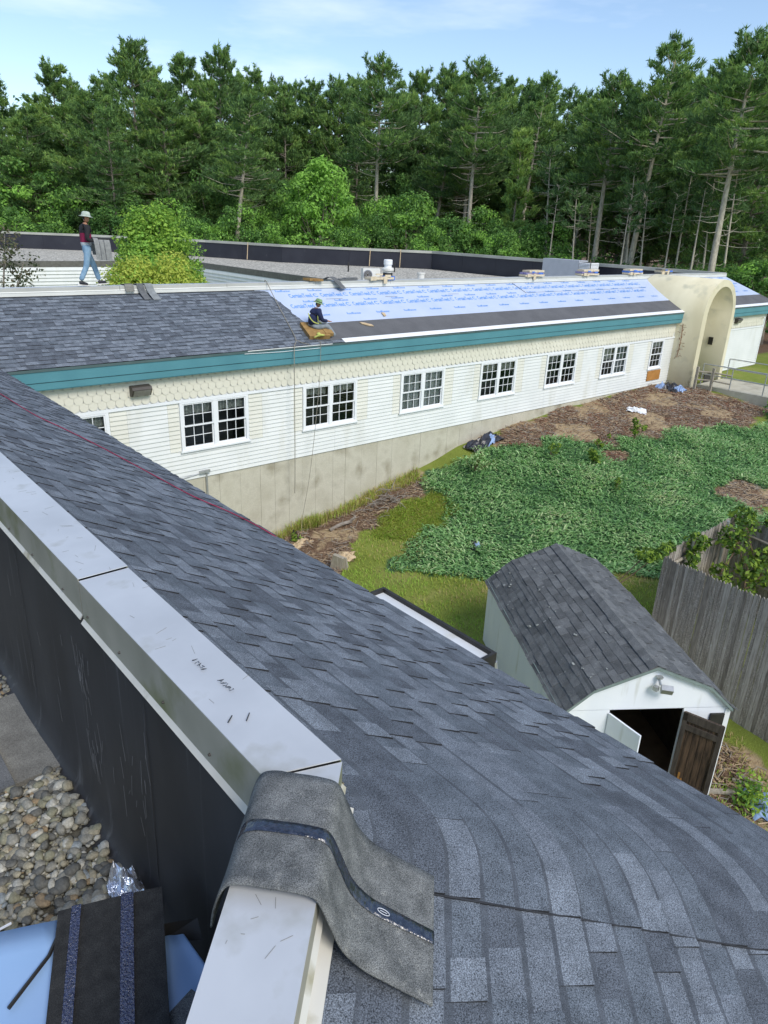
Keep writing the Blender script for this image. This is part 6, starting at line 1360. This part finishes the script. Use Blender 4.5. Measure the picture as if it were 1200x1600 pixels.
PINES +=  [(36.2, 91.1, 16.0, 'B'), (48.0, 90.0, 17.5, 'A'), (49.3, 84.7, 17.6, 'B'), (52.9, 80.1, 15.9, 'A'), (60.3, 84.7, 18.1, 'B'), (64.8, 81.3, 18.9, 'A'), (67.1, 74.1, 17.7, 'A'), (74.7, 72.4, 19.5, 'B'), (73.5, 64.8, 17.4, 'A'), (80.3, 66.1, 18.8, 'B'), (79.6, 57.2, 16.9, 'A'), (32.7, 92.4, 15.6, 'B'), (28.5, 91.7, 13.2, 'A'), (83.3, 47.8, 17.4, 'A'), (79.2, 38.4, 16.5, 'A'), (81.1, 55.0, 15.9, 'B')]
PINES +=  [(49.3, 34.2, 4.9, 'X'), (49.3, 30.6, 4.5, 'X'), (53.1, 31.9, 6.9, 'X'), (51.7, 26.4, 5.8, 'X'), (55.8, 27.0, 6.7, 'X'), (51.2, 38.5, 5.3, 'X'), (52.8, 24.0, 7.0, 'X')]

LMK = ((140,'the walking roofer'),(240,'the yellow-green court tree'),(365,'the grey strip piece near the loose rope'),(495,'the sitting roofer'),(603,'the white roof vent'),(740,'the middle of the blue film'),(905,'the grey rooftop unit'),(1010,'the bundles beside the arch'),(1110,'the cream arch'),(1190,'the right end of the far wing'))
LMK = LMK[:2]+((370,'the stretch of roof between court tree and sitting roofer'),)+LMK[3:]
def placed(items, names):
    rows = {}
    for i, (x, y, z, k) in enumerate(items):
        px_, _py = w2px((x, y, z)); lm = min(LMK, key=lambda q: abs(q[0]-px_))[1] if px_ > 30 else 'the left edge of the photo'; rows.setdefault((k, lm), []).append((math.hypot(x, y), i))
    out = {}
    for (k, lm), v in rows.items():
        v.sort()
        for r_, (d_, i) in enumerate(v):
            tail = '' if len(v) == 1 else ', '+(('nearer one','farther one')[r_] if len(v) == 2 else ('nearest','second','third','fourth','fifth')[r_]); out[i] = names[k]+' above '+lm+tail
    return out
PLBL2 = placed([(a, b_, c, k) for a, b_, c, k in PINES], {'A':'full-crowned pine','B':'slender pine','C':'broad spreading pine','D':'thin dark pine','T':'pine with bare pale trunk','Y':'young light-green low pine','X':'half-dead pale thin trunk'})
BLBL2 = placed([(a, b_, c, k) for a, b_, c, w_, k in BUSH], {'L':'bright lime-green rounded tree','G':'mid-green leafy tree','E':'dark green leafy tree'})
for i, (x, y, zt, k) in enumerate(PINES):
    tr_, cr_ = PV[k][i % len(PV[k])]; h0 = 14 if k == 'Y' else 11 if k == 'X' else H0; s_ = (zt+5.0)/h0
    D_ = math.hypot(x, y)
    if i == 0: x, y, zt = x*1.5, y*1.5, zt*1.5; s_ = (zt+5)/h0
    t = thing('pine_tree', SPECIAL.get(i, PLBL2[i]), 'tree', (x, y, -5.0), None if (i in SPECIAL or k in 'CY') else 'pines of the '+{'A':'full','B':'slender','D':'thin','T':'bare trunk','X':'half dead'}[k]+' kind', rz=(0 if k in 'TX' else random.uniform(0,6.28)))
    if k == 'C': t['label'] = {2: SPECIAL[2]}.get(i, 'second broad pine, lower and beside the broadest one at left')
    w_ = 1.0 if s_ > 1 else 1.0; t.scale = (max(s_,.95), max(s_,.95), s_)
    link('trunk', tr_, t); link('crown', cr_, t)
for i, (x, y, zt, w, k) in enumerate(BUSH):
    if i in (14, 37): continue
    if i in (13,14,15,16,17,18,19,28,29): zt -= 1.6
    h0 = {'L':11,'G':9,'E':8.5}[k]; r0 = {'L':3.8,'G':3.8,'E':3.6}[k]; tr_, cr_ = BV[k][i % len(BV[k])]
    D_ = math.hypot(x,y); f_ = (D_+w*.45)/D_
    if k != 'L' and i in (1, 2, 26, 27): f_ = (D_+9)/D_
    x, y = x*f_, y*f_; zt = 1.62+(zt-1.62)*f_
    t = thing('leafy_tree', BLBL2[i], 'tree', (x, y, -5.0), None if k == 'L' else 'leafy trees of the '+{'G':'mid-green','E':'dark green'}[k]+' kind', rz=random.uniform(0,6.28))
    t.scale = (w/2/r0, w/2/r0, (zt+5)/h0); link('trunk', tr_, t); link('crown', cr_, t)
# court trees
def court(name, label, x, y, z0, h, w, mats, seed, leaf, n, cr=.16):
    a, b_ = broad_mesh(name, w/2, h, seed, mats, leaf, n, 60, cr); t = thing(name, label, 'tree' if 'tree' in name else 'bush', (x,y,z0)); link('trunk', a, t); link('crown', b_, t)
court('small_tree', 'bright yellow-green tree rising behind the far coping', 13.0, 29.0, -4.9, 7.15, 3.6, [LEAF[2],LEAFY[0],LEAFY[1]], 3, .15, 26000, .30)
court('yellow_bush', 'yellow rounded bush just in front of the yellow-green tree', 10.9, 25.0, -4.9, 5.55, 3.6, LEAFY[1:]+[LEAFY[2]], 4, .12, 22000, .30)
court('olive_bush', 'sparse olive-brown bush at the left edge behind the coping', 5.7, 25.5, -4.9, 6.7, 3.6, LEAFO, 6, .12, 3800)
# far woods filling in behind
g = np.random.default_rng(99); C = []; 
for k in range(150):
    px_ = g.uniform(-.42,.42); D_ = g.uniform(108,135); a = rad(48.4)-px_*1.55; C.append((math.cos(a)*D_, math.sin(a)*D_, g.uniform(-4,11)))
keep = rng; rng = g; V_, F_, k = leaf_cloud(np.array(C), np.tile([[5,5,4.5]],(150,1)), 52000, .75, .2); rng = keep
o = link('far_woods', np_mesh('far_woods', V_, F_, [LEAF[0],PINE[0],LEAF[1]], g.choice(3,len(F_),p=[.5,.35,.15]))); tag(o, 'dark mass of far woods closing the view behind the pines', 'woods', kind='stuff')
C = [(math.cos(a)*D_, math.sin(a)*D_, g.uniform(-5,-3.2)) for a, D_ in zip(g.uniform(rad(48-36),rad(48+36),160), g.uniform(62,100,160))]
C = [c for c in C if c[0] > 41 or (c[0]+c[1] > 84)]
keep = rng; rng = g; V_, F_, k = leaf_cloud(np.array(C), np.tile([[2.6,2.6,1.8]],(len(C),1)), 26000, .4, .5); rng = keep
o = link('undergrowth', np_mesh('undergrowth', V_, F_, [LEAF[0],LEAF[1],PINE[0]], g.choice(3,len(F_),p=[.5,.3,.2]))); tag(o, 'low dark undergrowth on the forest floor', 'undergrowth', kind='stuff')
